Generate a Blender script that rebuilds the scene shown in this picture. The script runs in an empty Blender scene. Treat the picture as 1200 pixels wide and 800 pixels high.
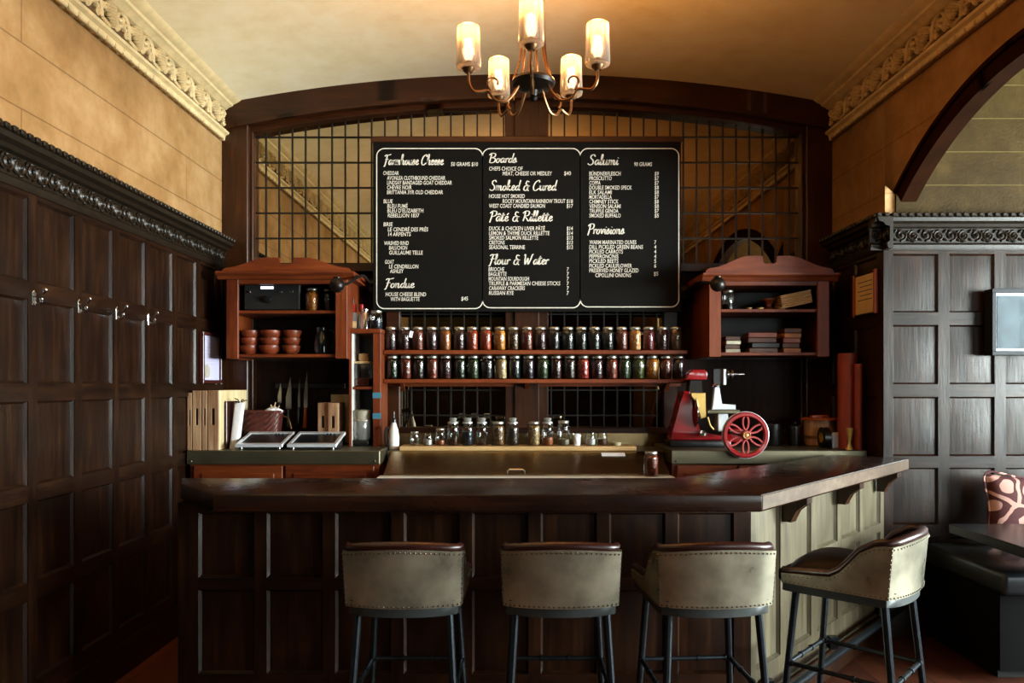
import bpy, bmesh, math, random
from mathutils import Vector, Matrix
random.seed(7)
SC = bpy.context.scene
COL = SC.collection
PI = math.pi

# ------------------------------------------------------------------ camera
H = 1.49          # eye height
F = 870.0         # focal length in pixels of the 1200 px wide frame
cam_d = bpy.data.cameras.new('camera')
cam_d.sensor_width = 36.0
cam_d.lens = F / 1200.0 * 36.0
cam_d.shift_x = -6 / 1200.0
cam_d.shift_y = 52 / 1200.0
cam_d.clip_start = 0.05
cam = bpy.data.objects.new('camera', cam_d)
cam.location = (0, 0, H)
cam.rotation_euler = (PI / 2, 0, 0)
COL.objects.link(cam)
SC.camera = cam
SC.view_settings.view_transform = 'Standard'
SC.view_settings.look = 'None'
SC.view_settings.exposure = 0.0
SC.view_settings.gamma = 1.0
SC.view_settings.use_curve_mapping = False
SC.cycles.use_denoising = True
SC.cycles.max_bounces = 8
SC.cycles.transparent_max_bounces = 16
SC.cycles.caustics_reflective = False
SC.cycles.caustics_refractive = False
SC.cycles.sample_clamp_indirect = 4.0

# ------------------------------------------------------------------ light
world = bpy.data.worlds.new('world')
SC.world = world
world.use_nodes = True
wb = world.node_tree.nodes['Background']
wb.inputs[0].default_value = (0.55, 0.72, 1.0, 1)
wb.inputs[1].default_value = 0.25

def area(name, loc, rot, sx, sy, power, colour):
    d = bpy.data.lights.new(name, 'AREA')
    d.shape = 'RECTANGLE'; d.size = sx; d.size_y = sy
    d.energy = power; d.color = colour
    o = bpy.data.objects.new(name, d)
    o.location = loc; o.rotation_euler = rot
    COL.objects.link(o)
    return o
DAY = (0.86, 0.97, 0.95)
# daylight through the windows of the side bay (right wall, and the bay's rear wall)
area('window_daylight', (6.12, 1.3, 1.95), (0, PI / 2, 0), 1.9, 4.2, 700, DAY)
# unseen upward-tilted lamp, added outside the bay windows to brighten the ceiling
area('added_uplight', (7.0, 1.3, 1.35), (0, math.radians(130), 0), 2.2, 5.0, 4700, DAY)
area('window_daylight', (4.3, -3.62, 1.95), (PI / 2, 0, 0), 2.4, 1.9, 150, DAY)
BULB_W = 32.0
BULB_C = (1.0, 0.46, 0.13)

# ------------------------------------------------------------------ helpers
def P(px, py, Y):
    return Vector(((px - 606) * Y / F, Y, H - (py - 452) * Y / F))
def PX(px, Y): return (px - 606) * Y / F
def PZ(py, Y): return H - (py - 452) * Y / F
def srgb(h):
    h = h.lstrip('#')
    c = [int(h[i:i + 2], 16) / 255 for i in (0, 2, 4)]
    return tuple((v / 12.92 if v <= 0.04045 else ((v + 0.055) / 1.055) ** 2.4) for v in c) + (1,)

class MB:
    def __init__(s): s.bm = bmesh.new()
    def box(s, x0, x1, y0, y1, z0, z1, bev=0.0, M=None):
        r = bmesh.ops.create_cube(s.bm, size=1.0)
        vs = r['verts']
        for v in vs:
            v.co = Vector(((x0 + x1) / 2 + v.co.x * (x1 - x0), (y0 + y1) / 2 + v.co.y * (y1 - y0), (z0 + z1) / 2 + v.co.z * (z1 - z0)))
        if bev > 0:
            es = list({e for v in vs for e in v.link_edges})
            g = bmesh.ops.bevel(s.bm, geom=es, offset=bev, segments=1 if bev <= 0.006 else 2, affect='EDGES', profile=0.5, clamp_overlap=True)
            vs = list({v for f in g['faces'] for v in f.verts} | {v for v in vs if v.is_valid})
        if M is not None:
            for v in vs: v.co = M @ v.co
        return s
    def prism(s, pts, plane, a, b, bev=0.0, M=None):
        def mk(p, t):
            if plane == 'xy': return Vector((p[0], p[1], t))
            if plane == 'xz': return Vector((p[0], t, p[1]))
            return Vector((t, p[0], p[1]))
        A = [s.bm.verts.new(mk(p, a)) for p in pts]
        B = [s.bm.verts.new(mk(p, b)) for p in pts]
        n = len(pts)
        fs = [s.bm.faces.new(A), s.bm.faces.new(B[::-1])]
        for i in range(n):
            j = (i + 1) % n
            fs.append(s.bm.faces.new((A[j], A[i], B[i], B[j])))
        vs = A + B
        if bev > 0:
            es = list({e for f in fs[:2] for e in f.edges})
            g = bmesh.ops.bevel(s.bm, geom=es, offset=bev, segments=1 if bev <= 0.006 else 2, affect='EDGES', profile=0.5, clamp_overlap=True)
            vs = list({v for f in g['faces'] for v in f.verts} | {v for v in vs if v.is_valid})
        if M is not None:
            for v in vs: v.co = M @ v.co
        return s
    def tube(s, pts, r, seg=8, closed=False, radii=None):
        pts = [Vector(p) for p in pts]
        n = len(pts)
        rings = []
        ref = None
        for i, p in enumerate(pts):
            if closed: t = pts[(i + 1) % n] - pts[i - 1]
            else: t = pts[min(i + 1, n - 1)] - pts[max(i - 1, 0)]
            t.normalize()
            if ref is None:
                ref = Vector((0, 0, 1)) if abs(t.z) < 0.9 else Vector((1, 0, 0))
            a = ref - t * ref.dot(t)
            if a.length < 1e-5: a = t.orthogonal()
            a.normalize(); ref = a
            b = t.cross(a)
            rr = radii[i] if radii else r
            rings.append([s.bm.verts.new(p + (a * math.cos(2 * PI * k / seg) + b * math.sin(2 * PI * k / seg)) * rr) for k in range(seg)])
        for i in range(n if closed else n - 1):
            A, B = rings[i], rings[(i + 1) % n]
            for k in range(seg):
                s.bm.faces.new((A[k], A[(k + 1) % seg], B[(k + 1) % seg], B[k]))
        if not closed:
            s.bm.faces.new(rings[0][::-1]); s.bm.faces.new(rings[-1])
        return s
    def lathe(s, prof, c=(0, 0, 0), seg=20, axis='z', a0=0.0, M=None):
        c = Vector(c)
        rings = []
        new = []
        for (r, z) in prof:
            ring = []
            if r < 1e-6:
                p = {'z': Vector((0, 0, z)), 'y': Vector((0, z, 0)), 'x': Vector((z, 0, 0))}[axis]
                ring = [s.bm.verts.new(c + p)]
            else:
                for k in range(seg):
                    a = a0 + 2 * PI * k / seg
                    u, w = r * math.cos(a), r * math.sin(a)
                    p = {'z': Vector((u, w, z)), 'y': Vector((u, z, w)), 'x': Vector((z, u, w))}[axis]
                    ring.append(s.bm.verts.new(c + p))
            rings.append(ring); new += ring
        for A, B in zip(rings, rings[1:]):
            if len(A) == 1 and len(B) == 1: continue
            for k in range(seg):
                j = (k + 1) % seg
                if len(A) == 1: s.bm.faces.new((A[0], B[j], B[k]))
                elif len(B) == 1: s.bm.faces.new((A[k], A[j], B[0]))
                else: s.bm.faces.new((A[k], A[j], B[j], B[k]))
        if M is not None:
            for v in new: v.co = M @ v.co
        return s
    def ball(s, c, r, sub=2, sc=(1, 1, 1), M=None):
        g = bmesh.ops.create_icosphere(s.bm, subdivisions=sub, radius=r)
        for v in g['verts']:
            v.co = Vector((v.co.x * sc[0], v.co.y * sc[1], v.co.z * sc[2]))
            if M is not None: v.co = M @ v.co
            v.co += Vector(c)
        return s
    def face(s, pts):
        s.bm.faces.new([s.bm.verts.new(Vector(p)) for p in pts]); return s
    def grid(s, fn, nu, nv, closed_u=False):
        V = [[s.bm.verts.new(Vector(fn(i / nu, j / nv))) for j in range(nv + 1)] for i in range(nu if closed_u else nu + 1)]
        m = len(V)
        for i in range(nu):
            for j in range(nv):
                a, b = V[i], V[(i + 1) % m]
                s.bm.faces.new((a[j], b[j], b[j + 1], a[j + 1]))
        return s
    def build(s, name, mat, parent=None, origin=None, world=True, smooth=True, angle=31, recalc=True):
        if recalc: bmesh.ops.recalc_face_normals(s.bm, faces=s.bm.faces[:])
        off = Vector((0, 0, 0))
        if parent is not None and world:
            off = parent['_loc'] if '_loc' in parent else parent.location
            off = Vector(off)
        if origin is not None: off = Vector(origin)
        if off.length > 0:
            for v in s.bm.verts: v.co -= off
        me = bpy.data.meshes.new(name)
        s.bm.to_mesh(me); s.bm.free()
        o = bpy.data.objects.new(name, me)
        COL.objects.link(o)
        if mat is not None: me.materials.append(mat)
        if smooth:
            me.polygons.foreach_set('use_smooth', [True] * len(me.polygons))
            try: me.set_sharp_from_angle(angle=math.radians(angle))
            except Exception: pass
        if parent is not None: o.parent = parent
        if origin is not None: o.location = origin
        return o

def tag(o, label, cat, group=None):
    o['label'] = label; o['category'] = cat
    if group: o['group'] = group
    return o
def thing(name, label, cat, loc=(0, 0, 0), rotz=0.0, group=None):
    o = bpy.data.objects.new(name, None)
    o.empty_display_size = 0.1
    COL.objects.link(o)
    o.location = loc; o.rotation_euler = (0, 0, rotz)
    return tag(o, label, cat, group)
def struct(o):
    o['kind'] = 'structure'; return o
def dup(root, loc=None, rotz=None, label=None, group=None):
    r = root.copy(); COL.objects.link(r)
    if loc is not None: r.location = loc
    if rotz is not None: r.rotation_euler = (0, 0, rotz)
    if label: r['label'] = label
    if group: r['group'] = group
    def rec(src, dst):
        for ch in list(src.children):
            c = ch.copy(); COL.objects.link(c); c.parent = dst
            rec(ch, c)
    rec(root, r)
    return r
def smoothpath(pts, n=6, closed=False):
    pts = [Vector(p) for p in pts]
    out = []
    m = len(pts)
    rng = range(m if closed else m - 1)
    for i in rng:
        if closed: p0, p1, p2, p3 = pts[i - 1], pts[i], pts[(i + 1) % m], pts[(i + 2) % m]
        else: p0, p1, p2, p3 = pts[max(i - 1, 0)], pts[i], pts[i + 1], pts[min(i + 2, m - 1)]
        for k in range(n):
            t = k / n
            out.append(0.5 * ((2 * p1) + (p2 - p0) * t + (2 * p0 - 5 * p1 + 4 * p2 - p3) * t * t + (3 * p1 - p0 - 3 * p2 + p3) * t ** 3))
    if not closed: out.append(pts[-1])
    return out

# ------------------------------------------------------------------ materials
def newmat(name):
    m = bpy.data.materials.new(name); m.use_nodes = True
    nt = m.node_tree
    b = nt.nodes['Principled BSDF']
    return m, nt, b
def N(nt, t, **kw):
    n = nt.nodes.new(t)
    for k, v in kw.items(): setattr(n, k, v)
    return n
def coords(nt, scale=(1, 1, 1), rand=False):
    tc = N(nt, 'ShaderNodeTexCoord')
    mp = N(nt, 'ShaderNodeMapping')
    mp.inputs['Scale'].default_value = scale
    nt.links.new(tc.outputs['Object'], mp.inputs['Vector'])
    if rand:
        oi = N(nt, 'ShaderNodeObjectInfo')
        sc = N(nt, 'ShaderNodeVectorMath', operation='SCALE')
        cb = N(nt, 'ShaderNodeCombineXYZ')
        for i in range(3): nt.links.new(oi.outputs['Random'], cb.inputs[i])
        nt.links.new(cb.outputs[0], sc.inputs[0]); sc.inputs['Scale'].default_value = 17.0
        nt.links.new(sc.outputs[0], mp.inputs['Location'])
    return mp.outputs['Vector']
def ramp(nt, fac, stops):
    r = N(nt, 'ShaderNodeValToRGB')
    el = r.color_ramp.elements
    while len(el) < len(stops): el.new(0.5)
    for e, (p, c) in zip(el, stops):
        e.position = p; e.color = c if len(c) == 4 else tuple(c) + (1,)
    nt.links.new(fac, r.inputs[0])
    return r.outputs['Color']
def bump(nt, b, height, strength, dist=0.01):
    bn = N(nt, 'ShaderNodeBump')
    bn.inputs['Strength'].default_value = strength
    bn.inputs['Distance'].default_value = dist
    nt.links.new(height, bn.inputs['Height'])
    nt.links.new(bn.outputs[0], b.inputs['Normal'])
    return bn
def noise(nt, vec, scale, detail=4, rough=0.55):
    n = N(nt, 'ShaderNodeTexNoise')
    n.inputs['Scale'].default_value = scale
    n.inputs['Detail'].default_value = detail
    n.inputs['Roughness'].default_value = rough
    nt.links.new(vec, n.inputs['Vector'])
    return n.outputs[0]
def wood(name, dark, mid, light, grain='z', rough=0.35, spec=0.5, sc=1.0, coat=0.0, bs=0.15):
    m, nt, b = newmat(name)
    s = {'x': (1.2, 14, 14), 'y': (14, 1.2, 14), 'z': (14, 14, 1.2)}[grain]
    v = coords(nt, tuple(k * sc for k in s), rand=True)
    n1 = noise(nt, v, 2.2, 6, 0.65)
    v2 = coords(nt, (1.6, 1.6, 1.6), rand=True)
    n2 = noise(nt, v2, 2.0, 3, 0.5)
    mx = N(nt, 'ShaderNodeMath', operation='MULTIPLY_ADD')
    nt.links.new(n2, mx.inputs[0]); mx.inputs[1].default_value = 0.45
    sub = N(nt, 'ShaderNodeMath', operation='MULTIPLY_ADD')
    nt.links.new(n1, sub.inputs[0]); sub.inputs[1].default_value = 0.85; sub.inputs[2].default_value = -0.14
    nt.links.new(sub.outputs[0], mx.inputs[2])
    c = ramp(nt, mx.outputs[0], [(0.34, srgb(dark)), (0.52, srgb(mid)), (0.70, srgb(light))])
    nt.links.new(c, b.inputs['Base Color'])
    rr = N(nt, 'ShaderNodeMapRange')
    nt.links.new(n2, rr.inputs[0]); rr.inputs[3].default_value = rough - 0.08; rr.inputs[4].default_value = rough + 0.12
    nt.links.new(rr.outputs[0], b.inputs['Roughness'])
    b.inputs['Specular IOR Level'].default_value = spec
    b.inputs['Coat Weight'].default_value = coat
    b.inputs['Coat Roughness'].default_value = 0.2
    bump(nt, b, n1, bs, 0.004)
    return m
def plain(name, col, rough=0.5, metal=0.0, spec=0.5, var=0.12, vs=8.0, bs=0.0, coat=0.0, rv=0.0):
    m, nt, b = newmat(name)
    v = coords(nt, (1, 1, 1), rand=True)
    n = noise(nt, v, vs, 4)
    c = srgb(col)
    d = tuple(k * (1 - var * 1.6) for k in c[:3]); l = tuple(min(1, k * (1 + var * 1.4)) for k in c[:3])
    nt.links.new(ramp(nt, n, [(0.3, d), (0.7, l)]), b.inputs['Base Color'])
    b.inputs['Roughness'].default_value = rough
    if rv > 0:
        rr = N(nt, 'ShaderNodeMapRange')
        nt.links.new(n, rr.inputs[0]); rr.inputs[3].default_value = max(0.02, rough - rv); rr.inputs[4].default_value = rough + rv
        nt.links.new(rr.outputs[0], b.inputs['Roughness'])
    b.inputs['Metallic'].default_value = metal
    b.inputs['Specular IOR Level'].default_value = spec
    b.inputs['Coat Weight'].default_value = coat
    if bs > 0: bump(nt, b, n, bs, 0.004)
    return m
def plaster(name, a, bcol, c, brick=None, axis='y', rough=0.75, joint='#5a3d18', bs=0.35, spec=0.2):
    m, nt, b = newmat(name)
    v = coords(nt)
    n1 = noise(nt, v, 1.6, 5, 0.6)
    n2 = noise(nt, v, 55.0, 5, 0.65)
    n3 = noise(nt, v, 7.0, 4, 0.6)
    ad = N(nt, 'ShaderNodeMath', operation='MULTIPLY_ADD')
    nt.links.new(n3, ad.inputs[0]); ad.inputs[1].default_value = 0.45
    h1 = N(nt, 'ShaderNodeMath', operation='MULTIPLY'); nt.links.new(n1, h1.inputs[0]); h1.inputs[1].default_value = 0.6
    nt.links.new(h1.outputs[0], ad.inputs[2])
    col = ramp(nt, ad.outputs[0], [(0.36, srgb(a)), (0.52, srgb(bcol)), (0.68, srgb(c))])
    b.inputs['Roughness'].default_value = rough
    b.inputs['Specular IOR Level'].default_value = spec
    hgt = n2
    if brick:
        tc = N(nt, 'ShaderNodeTexCoord'); sp = N(nt, 'ShaderNodeSeparateXYZ'); cb = N(nt, 'ShaderNodeCombineXYZ')
        nt.links.new(tc.outputs['Object'], sp.inputs[0])
        nt.links.new(sp.outputs[1 if axis == 'y' else 0], cb.inputs[0])
        zz = N(nt, 'ShaderNodeMath', operation='SUBTRACT'); nt.links.new(sp.outputs[2], zz.inputs[0]); zz.inputs[1].default_value = brick[2]
        nt.links.new(zz.outputs[0], cb.inputs[1])
        br = N(nt, 'ShaderNodeTexBrick')
        nt.links.new(cb.outputs[0], br.inputs['Vector'])
        br.inputs['Scale'].default_value = 1.0
        br.inputs['Brick Width'].default_value = brick[0]; br.inputs['Row Height'].default_value = brick[1]
        br.inputs['Mortar Size'].default_value = 0.0035; br.inputs['Mortar Smooth'].default_value = 0.3
        mix = N(nt, 'ShaderNodeMix', data_type='RGBA')
        fm = N(nt, 'ShaderNodeMath', operation='MULTIPLY'); nt.links.new(br.outputs['Fac'], fm.inputs[0]); fm.inputs[1].default_value = 0.6
        nt.links.new(fm.outputs[0], mix.inputs['Factor'])
        nt.links.new(col, mix.inputs[6]); mix.inputs[7].default_value = srgb(joint)
        col = mix.outputs[2]
        sb = N(nt, 'ShaderNodeMath', operation='MULTIPLY_ADD')
        nt.links.new(br.outputs['Fac'], sb.inputs[0]); sb.inputs[1].default_value = -3.0
        nt.links.new(n2, sb.inputs[2]); hgt = sb.outputs[0]
    nt.links.new(col, b.inputs['Base Color'])
    bump(nt, b, hgt, bs, 0.006)
    return m
def glassy(name, tint=(1, 1, 1), gloss=0.05, body=0.0, body_col=(1, 1, 1), extra=0.04, fk=0.8):
    m, nt, b = newmat(name)
    nt.nodes.remove(b)
    out = nt.nodes['Material Output']
    tr = N(nt, 'ShaderNodeBsdfTransparent'); tr.inputs[0].default_value = tuple(tint) + (1,)
    gl = N(nt, 'ShaderNodeBsdfGlossy'); gl.inputs['Roughness'].default_value = gloss
    lw = N(nt, 'ShaderNodeLayerWeight'); lw.inputs['Blend'].default_value = 0.35
    ad = N(nt, 'ShaderNodeMath', operation='MULTIPLY_ADD'); nt.links.new(lw.outputs['Fresnel'], ad.inputs[0])
    ad.inputs[1].default_value = fk; ad.inputs[2].default_value = extra
    nz = noise(nt, coords(nt), 6.0, 2)
    mr = N(nt, 'ShaderNodeMapRange'); nt.links.new(nz, mr.inputs[0]); mr.inputs[3].default_value = gloss * 0.8; mr.inputs[4].default_value = gloss * 1.3
    nt.links.new(mr.outputs[0], gl.inputs['Roughness'])
    mx = N(nt, 'ShaderNodeMixShader')
    nt.links.new(ad.outputs[0], mx.inputs[0])
    src = tr.outputs[0]
    if body > 0:
        tl = N(nt, 'ShaderNodeBsdfTranslucent'); tl.inputs[0].default_value = tuple(body_col) + (1,)
        df = N(nt, 'ShaderNodeBsdfDiffuse'); df.inputs[0].default_value = tuple(body_col) + (1,)
        m2 = N(nt, 'ShaderNodeMixShader'); m2.inputs[0].default_value = 0.5
        nt.links.new(tl.outputs[0], m2.inputs[1]); nt.links.new(df.outputs[0], m2.inputs[2])
        m3 = N(nt, 'ShaderNodeMixShader'); m3.inputs[0].default_value = body
        eg = N(nt, 'ShaderNodeMapRange'); nt.links.new(lw.outputs['Facing'], eg.inputs[0]); eg.inputs[3].default_value = body; eg.inputs[4].default_value = min(1.0, body * 4.5); nt.links.new(eg.outputs[0], m3.inputs[0])
        nt.links.new(tr.outputs[0], m3.inputs[1]); nt.links.new(m2.outputs[0], m3.inputs[2])
        src = m3.outputs[0]
    nt.links.new(src, mx.inputs[1]); nt.links.new(gl.outputs[0], mx.inputs[2])
    nt.links.new(mx.outputs[0], out.inputs['Surface'])
    return m
def emit(name, col, st):
    m, nt, b = newmat(name)
    b.inputs['Base Color'].default_value = (0.8, 0.8, 0.8, 1)
    b.inputs['Emission Color'].default_value = tuple(col) + (1,)
    b.inputs['Emission Strength'].default_value = st
    return m
def food(name, a, bcol, scale=60.0, rough=0.35):
    m, nt, b = newmat(name)
    v = coords(nt, (1, 1, 1), rand=True)
    vo = N(nt, 'ShaderNodeTexVoronoi'); vo.inputs['Scale'].default_value = scale
    nt.links.new(v, vo.inputs['Vector'])
    n = noise(nt, v, scale * 0.5, 3)
    ad = N(nt, 'ShaderNodeMath', operation='ADD'); nt.links.new(vo.outputs['Distance'], ad.inputs[0]); nt.links.new(n, ad.inputs[1])
    nt.links.new(ramp(nt, ad.outputs[0], [(0.55, srgb(bcol)), (1.1, srgb(a))]), b.inputs['Base Color'])
    b.inputs['Roughness'].default_value = rough
    bump(nt, b, vo.outputs['Distance'], 0.5, 0.006)
    return m

M = {}
M['oak_v'] = wood('oak_dark_vertical', '#100703', '#1d0e06', '#2f1a0b', 'z', 0.32, 0.28, bs=0.4)
M['oak_x'] = wood('oak_dark_along_x', '#100703', '#1d0e06', '#2f1a0b', 'x', 0.32, 0.28, bs=0.4)
M['oak_y'] = wood('oak_dark_along_y', '#100703', '#1d0e06', '#2f1a0b', 'y', 0.32, 0.28, bs=0.4)
M['carved'] = plain('carved_dark_oak', '#1c140b', 0.4, spec=0.3, var=0.25, vs=30)
M['arch'] = wood('arch_oak', '#220e04', '#311505', '#421e09', 'x', 0.36, 0.35)
M['post'] = wood('post_oak', '#210e04', '#301606', '#42210c', 'z', 0.36, 0.35)
M['backboard'] = wood('back_wall_boards', '#170a04', '#221007', '#30180b', 'z', 0.55, 0.15)
M['cab_z'] = wood('cabinet_wood_upright', '#4c1a06', '#64290a', '#773813', 'z', 0.48, 0.35)
M['cab_x'] = wood('cabinet_wood_across', '#4c1a06', '#64290a', '#773813', 'x', 0.48, 0.35)
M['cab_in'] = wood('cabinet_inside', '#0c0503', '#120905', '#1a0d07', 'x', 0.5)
M['shelf'] = wood('shelf_wood', '#4e1c08', '#652b0d', '#753715', 'x', 0.45, 0.35)
M['bartop'] = wood('bar_top_wood', '#140804', '#200d06', '#30170a', 'x', 0.24, 0.5, coat=0.35)
M['edge'] = wood('daylit_edge_wood', '#423225', '#544233', '#685644', 'x', 0.45, 0.4)  # paler than the slab: daylight on this edge coloured in
M['bar_v'] = wood('bar_front_upright', '#170905', '#271306', '#3b200e', 'z', 0.32, 0.35)
M['bar_x'] = wood('bar_front_across', '#170905', '#271306', '#3b200e', 'x', 0.32, 0.35)
M['wing'] = wood('bar_side_daylit_wood', '#40392a', '#544b37', '#696048', 'z', 0.42)  # paler than the bar front: daylight on the wing put into the colour
M['wall_pl'] = plaster('wall_plaster', '#77572f', '#8e6a41', '#a38158', (3.1, 0.277, 2.647), 'y', bs=0.6)
M['bay_pl'] = plaster('bay_plaster', '#281d0a', '#362910', '#46371a', (4.0, 0.2, 2.495), 'x', rough=0.5, bs=0.5, spec=0.08, joint='#6a5e35')  # pale joints: light caught by the groove edges painted in
M['bay_ceil'] = plain('bay_ceiling_brown', '#2c1e10', 0.95, var=0.15, spec=0.0)
M['arch_pl'] = plain('shade_brown_moulding', '#241005', 0.9, spec=0.03, var=0.15)  # dark brown stands in for shade on the arch ring and soffit
M['ceil_pl'] = plaster('ceiling_plaster', '#e2cda0', '#ebdab4', '#f0e4c6', None, rough=0.8, bs=0.08)
M['corn_pl'] = plain('cornice_plaster', '#c6ae80', 0.6, var=0.1, vs=14, bs=0.1)
M['frieze_back'] = plain('shaded_frieze_ground', '#4c3416', 0.7, var=0.15)  # darker than the cornice, shade behind the reliefs put into the colour
M['floor'] = None
M['lead'] = plain('lead_came', '#1a1611', 0.45, 0.3, var=0.1)
M['board'] = plain('chalkboard_black', '#080807', 0.7, var=0.15, vs=5, spec=0.12)
M['chalk'] = plain('chalk_paint', '#dcd8cc', 0.8, var=0.1, vs=120)
M['steel'] = plain('brushed_steel', '#68624f', 0.40, 0.85, var=0.08, rv=0.08, vs=5)
M['steel_lid'] = plain('lid_steel', '#b49a6c', 0.28, 1.0, var=0.15, rv=0.05, vs=10)
def brushed_mat():
    m, nt, b = newmat('brushed_lid_steel')
    n = noise(nt, coords(nt, (2, 160, 160)), 3.0, 5, 0.7)
    nt.links.new(ramp(nt, n, [(0.3, srgb('#9c8660')), (0.7, srgb('#b89e72'))]), b.inputs['Base Color'])
    b.inputs['Metallic'].default_value = 1.0; b.inputs['Roughness'].default_value = 0.2
    bump(nt, b, n, 0.25, 0.004)
    return m
M['steel_lid'] = brushed_mat()
M['chrome'] = plain('chrome', '#d8dade', 0.12, 1.0, var=0.03)
M['cast'] = plain('pale_cast_metal', '#cfd3d8', 0.3, 0.35, var=0.05)
M['iron'] = plain('black_iron', '#1b1512', 0.38, 0.6, var=0.15)
M['bronze'] = plain('bronze', '#6b4a2c', 0.35, 0.8, var=0.15)
M['leather'] = plain('pale_leather', '#aca793', 0.30, 0.68, var=0.35, vs=5, bs=0.08, rv=0.1)
M['leather_dk'] = plain('dark_brown_leather', '#0e0504', 0.55, spec=0.22, var=0.2, vs=12, bs=0.1)
M['roll'] = plain('oxblood_leather', '#2e0f0a', 0.34, var=0.15, vs=12, bs=0.05)
M['gun'] = plain('gunmetal', '#343a3f', 0.32, 0.85, var=0.12, vs=20)
M['apron'] = plain('grey_stained_wood', '#3a3f3f', 0.45, 0.2, var=0.15)
M['nail'] = plain('nail_metal', '#5a5348', 0.35, 0.9, var=0.1)
M['red'] = plain('red_enamel', '#7c0c10', 0.22, var=0.08, coat=0.6)
M['redpale'] = plain('worn_red_enamel', '#9b3b3b', 0.3, var=0.1)
M['brass'] = plain('brass_plate', '#c9a55c', 0.35, 0.5, var=0.08)
M['black'] = plain('black_plastic', '#0f1012', 0.3, var=0.15)
M['blackmat'] = plain('matte_black', '#0d0d0d', 0.6, var=0.2)
M['paper'] = plain('white_paper', '#d9d8dc', 0.8, var=0.05)
M['cream'] = plain('cream_paper', '#cdb07a', 0.8, var=0.08)
M['ink'] = plain('dark_ink', '#2c2620', 0.8, var=0.1)
M['redtube'] = plain('rust_red_paper', '#85321b', 0.55, var=0.08)
M['copper'] = wood('turned_wood_bowl', '#501e0d', '#733117', '#8e4a27', 'x', 0.4)
M['crate'] = wood('pale_crate_wood', '#76543a', '#957052', '#b0906c', 'z', 0.55)
M['board_pale'] = wood('pale_board_wood', '#b09a6c', '#c8b388', '#d8c79f', 'z', 0.55)
M['plank'] = wood('pale_plank', '#9f7d4f', '#b69361', '#c7a879', 'x', 0.5)
M['wicker'] = plain('dark_wicker', '#4a1e14', 0.5, var=0.35, vs=60, bs=0.6)
M['orange'] = plain('orange_handle', '#c0601c', 0.4, var=0.1)
M['blade'] = plain('knife_steel', '#a9a49a', 0.25, 1.0, var=0.08)
M['blue'] = plain('blue_tape', '#3a7088', 0.5, var=0.1)
M['greytub'] = plain('smoked_grey_plastic', '#8a8474', 0.35, var=0.1)
M['glass'] = glassy('jar_glass', (0.96, 0.97, 0.95), 0.06)
M['frost'] = glassy('shade_glass', (0.34, 0.30, 0.27), 0.08, 0.07, (1.0, 0.93, 0.82))
M['pane'] = glassy('picture_glass', (0.95, 0.97, 1.0), 0.02, extra=0.0, fk=0.03)
M['bulb'] = emit('lamp_bulb', (1.0, 0.84, 0.58), 25.0)
M['white'] = plain('white_plastic', '#d8d6d0', 0.4, var=0.04)
M['bench'] = plain('dark_blue_leather', '#2a3036', 0.32, var=0.2, vs=9, bs=0.1)
M['tabletop'] = plain('dark_table_top', '#1a1c21', 0.25, var=0.15)
M['frame_gr'] = plain('grey_picture_frame', '#161c22', 0.55, spec=0.25, var=0.1)
M['frame_rd'] = plain('dark_red_frame', '#3a1512', 0.35, var=0.15)
M['frame_or'] = wood('orange_wood_frame', '#7a3414', '#98481f', '#b05a2c', 'z', 0.4)
def mirror_mat():
    m, nt, b = newmat('aged_mirror')
    n = noise(nt, coords(nt), 2.5, 4)
    nt.links.new(ramp(nt, n, [(0.3, (0.34, 0.28, 0.19)), (0.7, (0.44, 0.37, 0.26))]), b.inputs['Base Color'])
    b.inputs['Metallic'].default_value = 1.0
    b.inputs['Roughness'].default_value = 0.004
    return m
M['mirror'] = mirror_mat()
def floor_mat():
    m, nt, b = newmat('floor_boards')
    tc = N(nt, 'ShaderNodeTexCoord'); sp = N(nt, 'ShaderNodeSeparateXYZ'); cb = N(nt, 'ShaderNodeCombineXYZ')
    nt.links.new(tc.outputs['Object'], sp.inputs[0])
    nt.links.new(sp.outputs[1], cb.inputs[0]); nt.links.new(sp.outputs[0], cb.inputs[1])
    br = N(nt, 'ShaderNodeTexBrick'); nt.links.new(cb.outputs[0], br.inputs['Vector'])
    br.inputs['Scale'].default_value = 1.0; br.inputs['Brick Width'].default_value = 1.4; br.inputs['Row Height'].default_value = 0.14
    br.inputs['Mortar Size'].default_value = 0.003
    br.inputs['Color1'].default_value = srgb('#5e2e17'); br.inputs['Color2'].default_value = srgb('#4a2110'); br.inputs['Mortar'].default_value = srgb('#180b06')
    n = noise(nt, coords(nt, (14, 1.5, 1)), 3, 5)
    mix = N(nt, 'ShaderNodeMix', data_type='RGBA', blend_type='MULTIPLY')
    mix.inputs['Factor'].default_value = 0.6
    nt.links.new(br.outputs['Color'], mix.inputs[6]); nt.links.new(ramp(nt, n, [(0.3, (0.5, 0.5, 0.5)), (0.7, (1.2, 1.2, 1.2))]), mix.inputs[7])
    nt.links.new(mix.outputs[2], b.inputs['Base Color'])
    b.inputs['Roughness'].default_value = 0.5
    return m
M['floor'] = floor_mat()
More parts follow.
